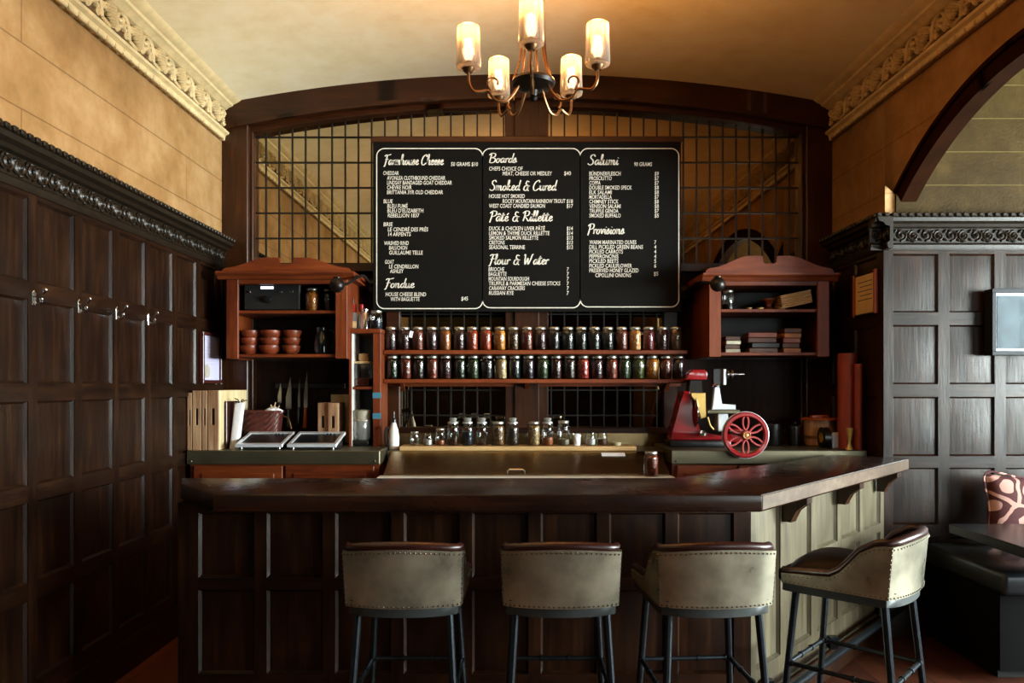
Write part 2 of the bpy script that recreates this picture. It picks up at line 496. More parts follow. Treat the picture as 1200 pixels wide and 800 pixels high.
def cushion_mat():
    m, nt, b = newmat('cushion_fabric')
    v = coords(nt, (1, 1, 1))
    e = N(nt, 'ShaderNodeTexVoronoi', feature='DISTANCE_TO_EDGE'); e.inputs['Scale'].default_value = 6.0
    d = N(nt, 'ShaderNodeTexVoronoi', feature='F1'); d.inputs['Scale'].default_value = 6.0
    for q in (e, d):
        q.inputs['Randomness'].default_value = 0.7; q.voronoi_dimensions = '2D'
        pass
    sp = N(nt, 'ShaderNodeSeparateXYZ'); cb = N(nt, 'ShaderNodeCombineXYZ')
    nt.links.new(v, sp.inputs[0]); nt.links.new(sp.outputs[0], cb.inputs[0]); nt.links.new(sp.outputs[2], cb.inputs[1])
    ns = N(nt, 'ShaderNodeTexNoise'); ns.inputs['Scale'].default_value = 6.0; nt.links.new(cb.outputs[0], ns.inputs['Vector'])
    vm = N(nt, 'ShaderNodeVectorMath', operation='MULTIPLY_ADD'); nt.links.new(ns.outputs['Color'], vm.inputs[0]); vm.inputs[1].default_value = (0.12, 0.12, 0); nt.links.new(cb.outputs[0], vm.inputs[2])
    for q in (e, d): nt.links.new(vm.outputs[0], q.inputs['Vector'])
    a = N(nt, 'ShaderNodeMath', operation='LESS_THAN'); nt.links.new(e.outputs['Distance'], a.inputs[0]); a.inputs[1].default_value = 0.075
    c = N(nt, 'ShaderNodeMath', operation='LESS_THAN'); nt.links.new(d.outputs['Distance'], c.inputs[0]); c.inputs[1].default_value = 0.2
    mxx = N(nt, 'ShaderNodeMath', operation='MAXIMUM'); nt.links.new(a.outputs[0], mxx.inputs[0]); nt.links.new(c.outputs[0], mxx.inputs[1])
    mix = N(nt, 'ShaderNodeMix', data_type='RGBA'); nt.links.new(mxx.outputs[0], mix.inputs['Factor'])
    mix.inputs[6].default_value = srgb('#4a1a1c'); mix.inputs[7].default_value = srgb('#c99a8e')
    nt.links.new(mix.outputs[2], b.inputs['Base Color']); b.inputs['Roughness'].default_value = 0.8
    return m
M['cushion'] = cushion_mat()

# ================================================================== the room
XL, XR, YB, YF = -2.07, 2.21, 5.33, 4.46     # left wall, right wall, back wall, bay's panelled wall
YR, XB = -3.5, 6.0                           # rear wall, bay's far wall
def ceil_z(x): return 3.665 - (11.09 - math.sqrt(11.09 ** 2 - (x - 0.07) ** 2))
def win_z(x): return 3.465 - (10.37 - math.sqrt(10.37 ** 2 - (x - 0.07) ** 2))

mb = MB(); mb.box(XL - 0.2, XB + 0.2, YR - 0.2, YB + 0.2, -0.1, 0.0)
struct(mb.build('floor', M['floor']))
mb = MB()
n = 40
def vault(u, v):
    x = (XL - 0.15) + u * (XR + 0.12 - XL + 0.15)
    return (x, YR + v * (YB + 0.15 - YR), ceil_z(x))
mb.grid(vault, n, 1)
mb.grid(lambda u, v: Vector(vault(u, v)) + Vector((0, 0, 0.15)), n, 1)
struct(mb.build('ceiling', M['ceil_pl']))
mb = MB(); mb.box(XR + 0.1, XB + 0.2, YR, YF + 0.15, 3.4, 3.5)
struct(mb.build('ceiling', M['bay_ceil']))
mb = MB(); mb.box(XL - 0.2, XL, YR - 0.2, YB + 0.2, 0, 3.7)
struct(mb.build('wall_left', M['wall_pl']))
mb = MB(); mb.box(XL, XR, YB, YB + 0.15, 0, 3.75)
struct(mb.build('wall_back', M['backboard']))
# rear wall with the bay's window opening
mb = MB()
RW = (3.1, 5.5, 1.0, 2.9)
mb.box(XL, RW[0], YR - 0.15, YR, 0, 3.8); mb.box(RW[1], XB + 0.15, YR - 0.15, YR, 0, 3.8)
mb.box(RW[0], RW[1], YR - 0.15, YR, 0, RW[2]); mb.box(RW[0], RW[1], YR - 0.15, YR, RW[3], 3.8)
struct(mb.build('wall_rear', M['bay_pl']))
mb = MB(); mb.box(XL, XR, YR, YR + 0.02, 0, 2.5)
struct(mb.build('trim_19', M['oak_v']))
BW = (-0.8, 3.4, 1.0, 2.9)
mb = MB()
mb.box(XB, XB + 0.15, YR, BW[0], 0, 3.5); mb.box(XB, XB + 0.15, BW[1], YF + 0.15, 0, 3.5)
mb.box(XB, XB + 0.15, BW[0], BW[1], 0, BW[2]); mb.box(XB, XB + 0.15, BW[0], BW[1], BW[3], 3.5)
struct(mb.build('wall_bay_right', M['bay_pl']))
mb = MB(); mb.box(XR + 0.06, XB, YF, YF + 0.15, 0, 3.5)
struct(mb.build('wall_bay', M['bay_pl']))

# right wall with two arches
ARCH_R, ARCH_ZC = 1.72, 1.21
ARCHES = (3.15, 0.15)
def low_z(y):
    for c in ARCHES:
        d = abs(y - c)
        if d <= 1.09: return ARCH_ZC + math.sqrt(ARCH_R ** 2 - d * d)
        if d <= 1.31: return 2.54 + (d - 1.09) / 0.22 * 0.155
    return 0.0
ys = set([YR, YB])
for c in ARCHES:
    for k in range(41): ys.add(round(c - 1.09 + 2.18 * k / 40, 4))
    for d in (1.31, 1.3101): ys.add(round(c - d, 4)); ys.add(round(c + d, 4))
ys = sorted(ys)
mb = MB(); soff = MB()
XT = XR + 0.07
for a, b in zip(ys, ys[1:]):
    m = (a + b) / 2
    if low_z(m) == 0.0: za = zb = 0.0
    else: za, zb = low_z(a + 1e-5), low_z(b - 1e-5)
    top = 3.7
    mb.face([(XR, a, za), (XR, b, zb), (XR, b, top), (XR, a, top)])
    mb.face([(XT, b, zb), (XT, a, za), (XT, a, top), (XT, b, top)])
    if za > 0: soff.face([(XR, b, zb), (XR, a, za), (XT, a, za), (XT, b, zb)])
for c in ARCHES:
    for s in (-1, 1):
        y = c + s * 1.31
        mb.face([(XR, y, 0), (XT, y, 0), (XT, y, 2.695), (XR, y, 2.695)])
bmesh.ops.remove_doubles(mb.bm, verts=mb.bm.verts[:], dist=0.0002)
struct(mb.build('wall_right', M['wall_pl'], angle=30))
mb = soff
for c in ARCHES:
    for (ra, rb, w) in ((0.0, 0.075, 0.018), (0.075, 0.10, 0.032)):
        a0 = math.asin(1.09 / ARCH_R)
        ang = [-a0 + 2 * a0 * k / 48 for k in range(49)]
        inner = [(c + (ARCH_R + ra) * math.sin(t), ARCH_ZC + (ARCH_R + ra) * math.cos(t)) for t in ang]
        outer = [(c + (ARCH_R + rb) * math.sin(t), ARCH_ZC + (ARCH_R + rb) * math.cos(t)) for t in ang]
        for i in range(48):
            mb.prism([inner[i], inner[i + 1], outer[i + 1], outer[i]], 'yz', XR - w, XR + 0.002)
bmesh.ops.remove_doubles(mb.bm, verts=mb.bm.verts[:], dist=0.0002)
struct(mb.build('trim_1', M['arch_pl'], angle=30))

# ------------------------------------------------------------ ornament tiles
def spiral(c, r0, turns, a0, sgn=1, n=14):
    out = []
    for i in range(n + 1):
        t = i / n
        r = r0 * (1 - 0.85 * t); a = a0 + sgn * turns * 2 * PI * t
        out.append((c[0] + r * math.cos(a), c[1] + r * math.sin(a), 0.004))
    return out
def grape_tile():
    t = MB()                                   # x along, y up (0-0.13), z outward; length 0.26
    rows = [(0.116, 4), (0.101, 5), (0.086, 5), (0.071, 4), (0.056, 4), (0.041, 3), (0.026, 2), (0.013, 1)]
    for v, k in rows:
        for i in range(k):
            t.ball((0.075 + (i - (k - 1) / 2) * 0.017, v, 0.006 + 0.006 * (1 - abs(i - (k - 1) / 2) / 2.2)), 0.0098, 1)
    for (cx, cy, r) in ((0.195, 0.07, 0.03),):
        for k in range(5):
            a = PI / 2 + (k - 2) * 1.05
            Mx = Matrix.Rotation(a, 4, 'Z')
            t.ball((cx + 0.024 * math.cos(a), cy + 0.024 * math.sin(a), 0.004), 0.02, 1, (1.15, 0.62, 0.45), Mx)
        t.ball((cx, cy, 0.006), 0.016, 1, (1, 1, 0.7))
    def tb(p, r): t.tube(smoothpath(p, 4), r, 5)
    tb([(0, 0.022, 0.004), (0.03, 0.012, 0.006), (0.07, 0.01, 0.005), (0.115, 0.03, 0.006), (0.13, 0.075, 0.006), (0.155, 0.115, 0.006), (0.2, 0.122, 0.006), (0.24, 0.1, 0.005), (0.252, 0.05, 0.005), (0.26, 0.022, 0.004)], 0.0075)
    t.tube(spiral((0.137, 0.035), 0.024, 1.3, 2.2, -1), 0.007, 5)
    t.tube(spiral((0.028, 0.088), 0.024, 1.3, -1.0, 1), 0.007, 5)
    t.tube(spiral((0.232, 0.03), 0.02, 1.2, 0.5, 1), 0.0065, 5)
    t.tube(spiral((0.115, 0.11), 0.016, 1.2, -2.0, -1), 0.0065, 5)
    bmesh.ops.recalc_face_normals(t.bm, faces=t.bm.faces[:])
    me = bpy.data.meshes.new('tile'); t.bm.to_mesh(me); t.bm.free()
    return me
def scroll_tile():
    t = MB()                                   # length 0.15, height 0.085
    t.tube(spiral((0.035, 0.045), 0.034, 1.5, -1.6, 1, 16), 0.008, 5)
    t.tube(spiral((0.11, 0.04), 0.034, 1.5, 1.6, 1, 16), 0.008, 5)
    for (x, y, a) in ((0.072, 0.065, 0.6), (0.075, 0.018, -0.7), (0.148, 0.07, 0.9), (0.148, 0.02, -0.6), (0.03, 0.075, 0.1), (0.112, 0.008, 0.1)):
        t.ball((x, y, 0.006), 0.017, 1, (1.0, 0.45, 0.6), Matrix.Rotation(a, 4, 'Z'))
    t.ball((0.035, 0.045, 0.01), 0.01, 1); t.ball((0.11, 0.04, 0.01), 0.01, 1)
    bmesh.ops.recalc_face_normals(t.bm, faces=t.bm.faces[:])
    me = bpy.data.meshes.new('tile'); t.bm.to_mesh(me); t.bm.free()
    return me
GT, ST = grape_tile(), scroll_tile()
def stamp(mb, me, mat4):
    m2 = me.copy(); m2.transform(mat4)
    mb.bm.from_mesh(m2)
    bpy.data.meshes.remove(m2)
def run(mb, me, L, O, u, nrm, length, dz=1.0):
    k = max(1, int(round(length / L)))
    s = length / k / L
    u = Vector(u); nrm = Vector(nrm)
    for i in range(k):
        o = Vector(O) + u * (i * length / k)
        m4 = Matrix(((u.x * s, 0, nrm.x * dz, o.x), (u.y * s, 0, nrm.y * dz, o.y), (0, 1, 0, o.z), (0, 0, 0, 1)))
        stamp(mb, me, m4)
# plaster cornices
PROF = [(0, 3.205), (0.022, 3.205), (0.026, 3.225), (0.03, 3.24), (0.05, 3.25), (0.055, 3.262), (0.045, 3.272), (0.032, 3.278), (0.030, 3.284), (0.010, 3.286), (0.010, 3.414), (0.04, 3.415), (0.045, 3.417),
        (0.06, 3.43), (0.085, 3.44), (0.092, 3.452), (0.115, 3.462), (0.14, 3.478), (0.15, 3.492), (0.15, 3.51), (0.10, 3.56), (0, 3.60)]
for k, (X, s, nm) in enumerate(((XL, 1, 'trim_2'), (XR, -1, 'trim_3'))):
    mb = MB()
    Y0, Y1 = YR, YB - 0.13
    mb.prism([(X + s * w, z) for w, z in PROF], 'xz', Y0, Y1)
    y = Y0
    while y < Y1 - 0.08:
        a, b = sorted((X + s * 0.02, X + s * 0.044))
        mb.box(a, b, y + 0.003, y + 0.072, 3.198, 3.228, 0.006)
        y += 0.078
    run(mb, GT, 0.26, (X + s * 0.012, -1.0, 3.284), (0, 1, 0), (s, 0, 0), Y1 + 1.0, 2.4)
    struct(mb.build(nm, M['corn_pl'], recalc=False, angle=35))
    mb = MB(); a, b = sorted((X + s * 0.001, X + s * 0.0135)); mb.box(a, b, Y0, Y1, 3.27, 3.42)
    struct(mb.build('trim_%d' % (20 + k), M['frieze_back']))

# ------------------------------------------------------------ oak panelling
def tbox(mb, O, u, nn, u0, u1, w0, w1, z0, z1, bev=0.0):
    O = Vector((O[0], O[1], 0)); u = Vector((u[0], u[1], 0)); nn = Vector((nn[0], nn[1], 0))
    m4 = Matrix(((u.x, nn.x, 0, O.x), (u.y, nn.y, 0, O.y), (0, 0, 1, 0), (0, 0, 0, 1)))
    mb.box(u0, u1, w0, w1, z0, z1, bev, m4)
def panelling(O, u, nn, U0, U1, Z0, Z1, cols, rows, frame_v, frame_h, panel, dep=0.018, dome=0.004, merge=None):
    O3 = Vector((O[0], O[1], 0)); u3 = Vector((u[0], u[1], 0)); n3 = Vector((nn[0], nn[1], 0))
    edges = [U0] + [e for c in cols for e in c] + [U1]
    for a, b in zip(edges[::2], edges[1::2]):
        if b - a > 0.002: tbox(frame_v, O, u, nn, a, b, -0.02, dep, Z0, Z1)
    def at(U, W, Z): return O3 + u3 * U + n3 * W + Vector((0, 0, Z))
    for ci, (a, b) in enumerate(cols):
        rr = merge(ci, rows) if merge else rows
        zz = [Z0] + [e for r in rr for e in r] + [Z1]
        zp = [q for q in zip(zz[::2], zz[1::2])]
        for zi, (z0, z1) in enumerate(zp):
            fhm = frame_h if not isinstance(frame_h, list) else (frame_h[-1] if zi == len(zp) - 1 else frame_h[zi])
            if z1 - z0 > 0.002: tbox(fhm, O, u, nn, a, b, -0.02, dep, z0, z1)
        for (z0, z1) in rr:
            m = 0.010
            ia, ib, iz0, iz1 = a + m, b - m, z0 + m, z1 - m
            o4 = [(a, z0), (b, z0), (b, z1), (a, z1)]; i4 = [(ia, iz0), (ib, iz0), (ib, iz1), (ia, iz1)]
            for k in range(4):
                j = (k + 1) % 4
                frame_v.face([at(o4[k][0], dep - 0.004, o4[k][1]), at(o4[j][0], dep - 0.004, o4[j][1]), at(i4[j][0], 0.002, i4[j][1]), at(i4[k][0], 0.002, i4[k][1])])
            def pan(s, t):
                d = dome * (16 * s * (1 - s) * t * (1 - t)) ** 0.8 if 0 < s < 1 and 0 < t < 1 else 0
                return at(ia + s * (ib - ia), 0.002 + d, iz0 + t * (iz1 - iz0))
            panel.grid(pan, 6, 6)
ROWS = [(0.24, 0.585), (0.66, 1.0), (1.07, 1.425), (1.50, 1.855), (1.93, 2.28)]
# left wall: seen from inside u runs +Y, normal +X
cols = []
k = -20
while True:
    c0 = 3.143 + 0.327 * k + 0.03; c1 = c0 + 0.267
    if c0 > 5.15: break
    if c0 > YR + 0.02: cols.append((c0, min(c1, 5.17)))
    k += 1
fv, fh, pn = MB(), MB(), MB()
panelling((XL + 0.002, 0), (0, 1), (1, 0), YR, 5.2, 0.12, 2.32, cols, ROWS, fv, fh, pn)
struct(fv.build('trim_4', M['oak_v'], smooth=False)); struct(fh.build('trim_5', M['oak_y'], smooth=False)); struct(pn.build('trim_6', M['oak_v']))
# panelled wall of the bay: u runs +X, normal -Y
cols = [(2.25 + 0.337 * k, 2.25 + 0.337 * k + 0.27) for k in range(11)]
fv, fh, pn = MB(), MB(), MB()
panelling((0, YF), (1, 0), (0, -1), XR, XB, 0.12, 2.32, cols, ROWS, fv, fh, pn)
struct(fv.build('trim_7', M['oak_v'], smooth=False)); struct(fh.build('trim_8', M['oak_x'], smooth=False)); struct(pn.build('trim_9', M['oak_v']))
# short return on the right wall
fv, fh, pn = MB(), MB(), MB()
panelling((XR, 0), (0, 1), (-1, 0), YF - 0.02, 5.2, 0.12, 2.32, [(4.52, 4.83), (4.89, 5.17)], ROWS, fv, fh, pn)
struct(fv.build('trim_10', M['oak_v'], smooth=False)); struct(fh.build('trim_11', M['oak_y'], smooth=False)); struct(pn.build('trim_12', M['oak_v']))
# skirtings
mb = MB(); mb.prism([(XL, 0), (XL + 0.05, 0), (XL + 0.05, 0.13), (XL + 0.035, 0.165), (XL, 0.167)], 'xz', YR, 5.2)
struct(mb.build('baseboard_left', M['oak_y']))
mb = MB(); mb.prism([(YF, 0), (YF - 0.05, 0), (YF - 0.05, 0.13), (YF - 0.035, 0.165), (YF, 0.167)], 'yz', XR - 0.04, XB)
struct(mb.build('baseboard_bay', M['oak_x']))
# carved wooden cornices above the panelling
WP = [(0, 2.30), (0.028, 2.30), (0.034, 2.315), (0.036, 2.33), (0.026, 2.34), (0.02, 2.345), (0.02, 2.43), (0.045, 2.436), (0.055, 2.452), (0.085, 2.462), (0.09, 2.482), (0.10, 2.486), (0.10, 2.50), (0, 2.50)]
def wood_cornice(nm, kind, fixed, s, a, b):
    mb = MB()
    if kind == 'y':
        mb.prism([(fixed + s * w, z) for w, z in WP], 'xz', a, b)
        run(mb, ST, 0.15, (fixed + s * 0.018, a, 2.345), (0, 1, 0), (s, 0, 0), b - a)
        t = a
        while t < b - 0.03:
            x0, x1 = sorted((fixed + s * 0.07, fixed + s * 0.112)); mb.box(x0, x1, t, t + 0.028, 2.484, 2.508, 0.005); t += 0.046
    else:
        mb.prism([(fixed + s * w, z) for w, z in WP], 'yz', a, b)
        run(mb, ST, 0.15, (a, fixed + s * 0.018, 2.345), (1, 0, 0), (0, s, 0), b - a)
        t = a
        while t < b - 0.03:
            y0, y1 = sorted((fixed + s * 0.07, fixed + s * 0.112)); mb.box(t, t + 0.028, y0, y1, 2.484, 2.508, 0.005); t += 0.046
    struct(mb.build(nm, M['carved'], recalc=False, angle=35))
wood_cornice('trim_13', 'y', XL, 1, YR, 5.2)
wood_cornice('trim_14', 'x', YF, -1, XR - 0.10, XB)
wood_cornice('trim_15', 'y', XR, -1, YF - 0.10, 5.2)

# ------------------------------------------------------------ back wall: posts, arched beam, leaded mirrors
mb = MB()
for (x0, x1) in ((XL, -1.887), (2.028, XR)):
    mb.box(x0, x1, 5.2, YB, 0, 3.36, 0.006)
for (x0, x1) in ((-1.887, -1.868), (2.009, 2.028)):
    mb.box(x0, x1, 5.25, YB, 1.2, 3.36, 0.004)
mb.box(-0.085, 0.22, 5.23, YB, 1.19, 3.52, 0.006)
mb.box(-0.02, 0.155, 5.215, 5.235, 1.19, 3.5, 0.006)
struct(mb.build('trim_16', M['post']))
mb = MB()
def band(fa, fb, y0, y1, x0=XL, x1=XR, n=48):
    for i in range(n):
        a, b = x0 + (x1 - x0) * i / n, x0 + (x1 - x0) * (i + 1) / n
        mb.prism([(a, fa(a)), (b, fa(b)), (b, fb(b)), (a, fb(a))], 'xz', y0, y1)
band(lambda x: win_z(x) + 0.035, lambda x: ceil_z(x) + 0.03, 5.18, YB)
band(lambda x: win_z(x) - 0.002, lambda x: win_z(x) + 0.035, 5.24, YB, -1.9, 2.04)
band(lambda x: win_z(x) + 0.03, lambda x: win_z(x) + 0.055, 5.165, 5.19, -1.95, 2.09)
bmesh.ops.remove_doubles(mb.bm, verts=mb.bm.verts[:], dist=0.0002)
struct(mb.build('trim_17', M['arch'], angle=25))
mb = MB()
mb.box(-1.887, -0.085, 5.26, YB, 2.30, 2.36, 0.005); mb.box(0.22, 2.028, 5.26, YB, 2.30, 2.36, 0.005)
mb.box(-1.0, 1.16, 5.25, YB, 1.145, 1.195, 0.005)
mb.box(-0.93, -0.833, 5.27, YB, 1.19, 2.32, 0.005); mb.box(1.04, 1.14, 5.27, YB, 1.19, 2.32, 0.005)
struct(mb.build('trim_18', M['arch']))
def leaded(nm, xa, xb, la, lb):
    n = 24
    g = MB()
    poly = [(xa, 2.36), (xb, 2.36)] + [(xb + (xa - xb) * i / n, win_z(xb + (xa - xb) * i / n)) for i in range(n + 1)]
    g.prism(poly, 'xz', 5.312, 5.329)
    g.box(la, lb, 5.312, 5.329, 1.19, 2.301)
    w = g.build(nm, M['mirror'], smooth=False); struct(w)
    L = MB()
    x = PX(297.5, YB) if xa < 0 else PX(645.0, YB) + 0.005
    while x < xb - 0.004:
        if x > xa + 0.004: L.box(x - 0.005, x + 0.005, 5.302, 5.314, 2.36, win_z(x))
        if la + 0.01 < x < lb - 0.01: L.box(x - 0.005, x + 0.005, 5.302, 5.314, 1.19, 2.30)
        x += 0.0944
    for k in range(-1, 12):
        z = 3.267 - 0.1807 * k
        if z > 2.36:
            # clip the bar to the arch
            d2 = 10.37 ** 2 - (10.37 - (3.465 - z)) ** 2 if z > 3.28 else None
            a, b = xa, xb
            if d2 is not None and d2 > 0:
                h = math.sqrt(d2); a, b = max(xa, 0.07 - h), min(xb, 0.07 + h)
            if z < 3.46 and b > a: L.box(a, b, 5.303, 5.313, z - 0.005, z + 0.005)
        elif 1.2 < z < 2.29: L.box(la, lb, 5.303, 5.313, z - 0.005, z + 0.005)
    L.build('leading', M['lead'], parent=w, smooth=False)
leaded('window_1', -1.868, -0.085, -0.833, -0.085)
leaded('window_2', 0.22, 2.009, 0.22, 1.04)
# windows of the bay (they light the room and show in the picture glass)
def bay_window(nm, plane, fixed, a0, a1, z0, z1):
    f = MB()
    def bar(p0, p1, q0, q1, t=0.03):
        if plane == 'x': f.box(fixed - t, fixed + t, p0, p1, q0, q1)
        else: f.box(p0, p1, fixed - t, fixed + t, q0, q1)
    bar(a0, a1, z0, z0 + 0.06); bar(a0, a1, z1 - 0.06, z1)
    k = int(round((a1 - a0) / 0.7))
    for i in range(k + 1):
        c = a0 + (a1 - a0) * i / k; bar(max(a0, c - 0.04), min(a1, c + 0.04), z0, z1)
    w = struct(f.build(nm, M['oak_v'], smooth=False))
    f = MB()
    n1 = int((a1 - a0) / 0.2)
    for i in range(1, n1): c = a0 + (a1 - a0) * i / n1; bar(c - 0.006, c + 0.006, z0, z1, 0.006)
    for i in range(1, 8): c = z0 + (z1 - z0) * i / 8; bar(a0, a1, c - 0.006, c + 0.006, 0.006)
    f.build('leading', M['lead'], parent=w, smooth=False)
bay_window('window_3', 'x', XB + 0.06, *BW)
bay_window('window_4', 'y', YR - 0.06, *RW)

# ================================================================== the bar
bar = thing('bar_counter', 'long dark wooden bar with thick polished top, panelled front and angled right side', 'bar counter', (0, 3.2, 0))
bar['_loc'] = (0, 3.2, 0)
SLAB = [(-1.53, 3.38), (-1.45, 3.2), (-1.177, 2.877), (0.946, 2.877), (2.268, 4.3), (1.94, 4.565), (0.73, 3.38)]
mb = MB(); mb.prism(SLAB, 'xy', 1.0, 1.07, 0.008)
mb.build('bar_top', M['bartop'], bar)
e0, e1 = Vector((0.946, 2.877)), Vector((2.268, 4.3))
ed = (e1 - e0).normalized(); en = Vector((ed.y, -ed.x))
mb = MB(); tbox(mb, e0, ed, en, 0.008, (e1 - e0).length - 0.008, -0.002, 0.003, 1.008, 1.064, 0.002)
o = mb.build('edge_strip', M['edge'], bar); o['label'] = 'paler strip with daylight put into its colour, right side of the bar top'
BODY = [(-1.41, 3.15), (0.972, 3.15), (2.145, 4.415), (1.985, 4.555), (0.765, 3.33), (-1.41, 3.33)]
mb = MB(); mb.prism(BODY, 'xy', 0.02, 1.0)
mb.build('carcass', M['bar_v'], bar)
fv, fh, pn = MB(), [MB(), MB(), MB()], MB()
cols = [(PX(232, 3.13) + 0.289 * k, PX(232, 3.13) + 0.289 * k + 0.237) for k in range(8)]
BR = [(0.275, 0.63), (0.68, 0.955)]
panelling((0, 3.15), (1, 0), (0, -1), -1.41, 0.986, 0.02, 1.0, cols, BR, fv, fh, pn, 0.02, 0.004)
panelling((-1.41, 3.33), (0, -1), (-1, 0), 0.0, 0.2, 0.02, 1.0, [(0.05, 0.15)], BR, fv, fh, pn, 0.02, 0.004)
fv.box(-1.43, 0.99, 3.115, 3.14, 0.02, 0.14, 0.005)
fv.build('front_frame', M['bar_v'], bar, smooth=False); [q.build('front_rail', M['bar_x'], bar) for q in fh]; pn.build('front_panel', M['bar_v'], bar)
dv = Vector((1.322, 1.423)).normalized(); nv = Vector((dv.y, -dv.x))
A0 = (0.972, 3.15)
fv, fh, pn = MB(), [MB(), MB(), MB()], MB()
wc = [(0.05, 0.30), (0.39, 0.655), (0.73, 1.007), (1.07, 1.345), (1.415, 1.70)]
panelling(A0, dv, nv, 0.0, 1.765, 0.02, 1.0, wc, BR, fv, fh, pn, 0.02, 0.003, merge=lambda i, r: [(0.275, 0.955)] if i < 2 else r)
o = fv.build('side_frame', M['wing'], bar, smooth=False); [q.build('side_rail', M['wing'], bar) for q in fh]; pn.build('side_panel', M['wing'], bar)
o['label'] = 'pale olive panelling with daylight painted in, on the right side of the bar'
mb = MB(); tbox(mb, A0, dv, nv, 0.0, 1.76, 0.02, 0.045, 0.02, 0.15, 0.006)
mb.build('kick_board', M['bar_v'], bar)
# brackets under the overhang
def bracket(O, u, nn, c, reach):
    b = MB()
    prof = [(0, 1.0), (reach, 1.0), (reach, 0.965), (reach * 0.8, 0.955), (reach * 0.55, 0.93), (reach * 0.42, 0.895), (reach * 0.36, 0.875), (0, 0.875)]
    O3 = Vector((O[0], O[1], 0)); u3 = Vector((u[0], u[1], 0)); n3 = Vector((nn[0], nn[1], 0))
    m4 = Matrix(((u3.x, n3.x, 0, O3.x), (u3.y, n3.y, 0, O3.y), (0, 0, 1, 0), (0, 0, 0, 1)))
    b.prism([(p[0] + 0.02, p[1]) for p in prof], 'yz', c - 0.03, c + 0.03, 0.003, m4)
    b.build('bracket', M['bar_v'], bar)
for c in (0.345, 1.03, 1.66): bracket(A0, dv, nv, c, 0.115)
# foot rail
rail = thing('foot_rail', 'dark metal foot rail along the bottom of the pale bar side', 'foot rail', (1.6, 3.7, 0))
rail['_loc'] = (1.6, 3.7, 0)
def wp(t, w, z): return Vector((A0[0] + dv.x * t + nv.x * w, A0[1] + dv.y * t + nv.y * w, z))
mb = MB(); mb.tube([wp(0.02, 0.13, 0.2), wp(1.7, 0.13, 0.2)], 0.02, 12); mb.build('rail', M['gun'], rail)
for t in (0.1, 0.85, 1.6):
    mb = MB(); mb.tube([wp(t, 0.04, 0.2), wp(t, 0.13, 0.2)], 0.012, 8); mb.box(-0.02, 0.02, -0.02, 0.02, -0.03, 0.03, 0, Matrix.Translation(wp(t, 0.052, 0.2)))
    mb.build('rail_bracket', M['gun'], rail)

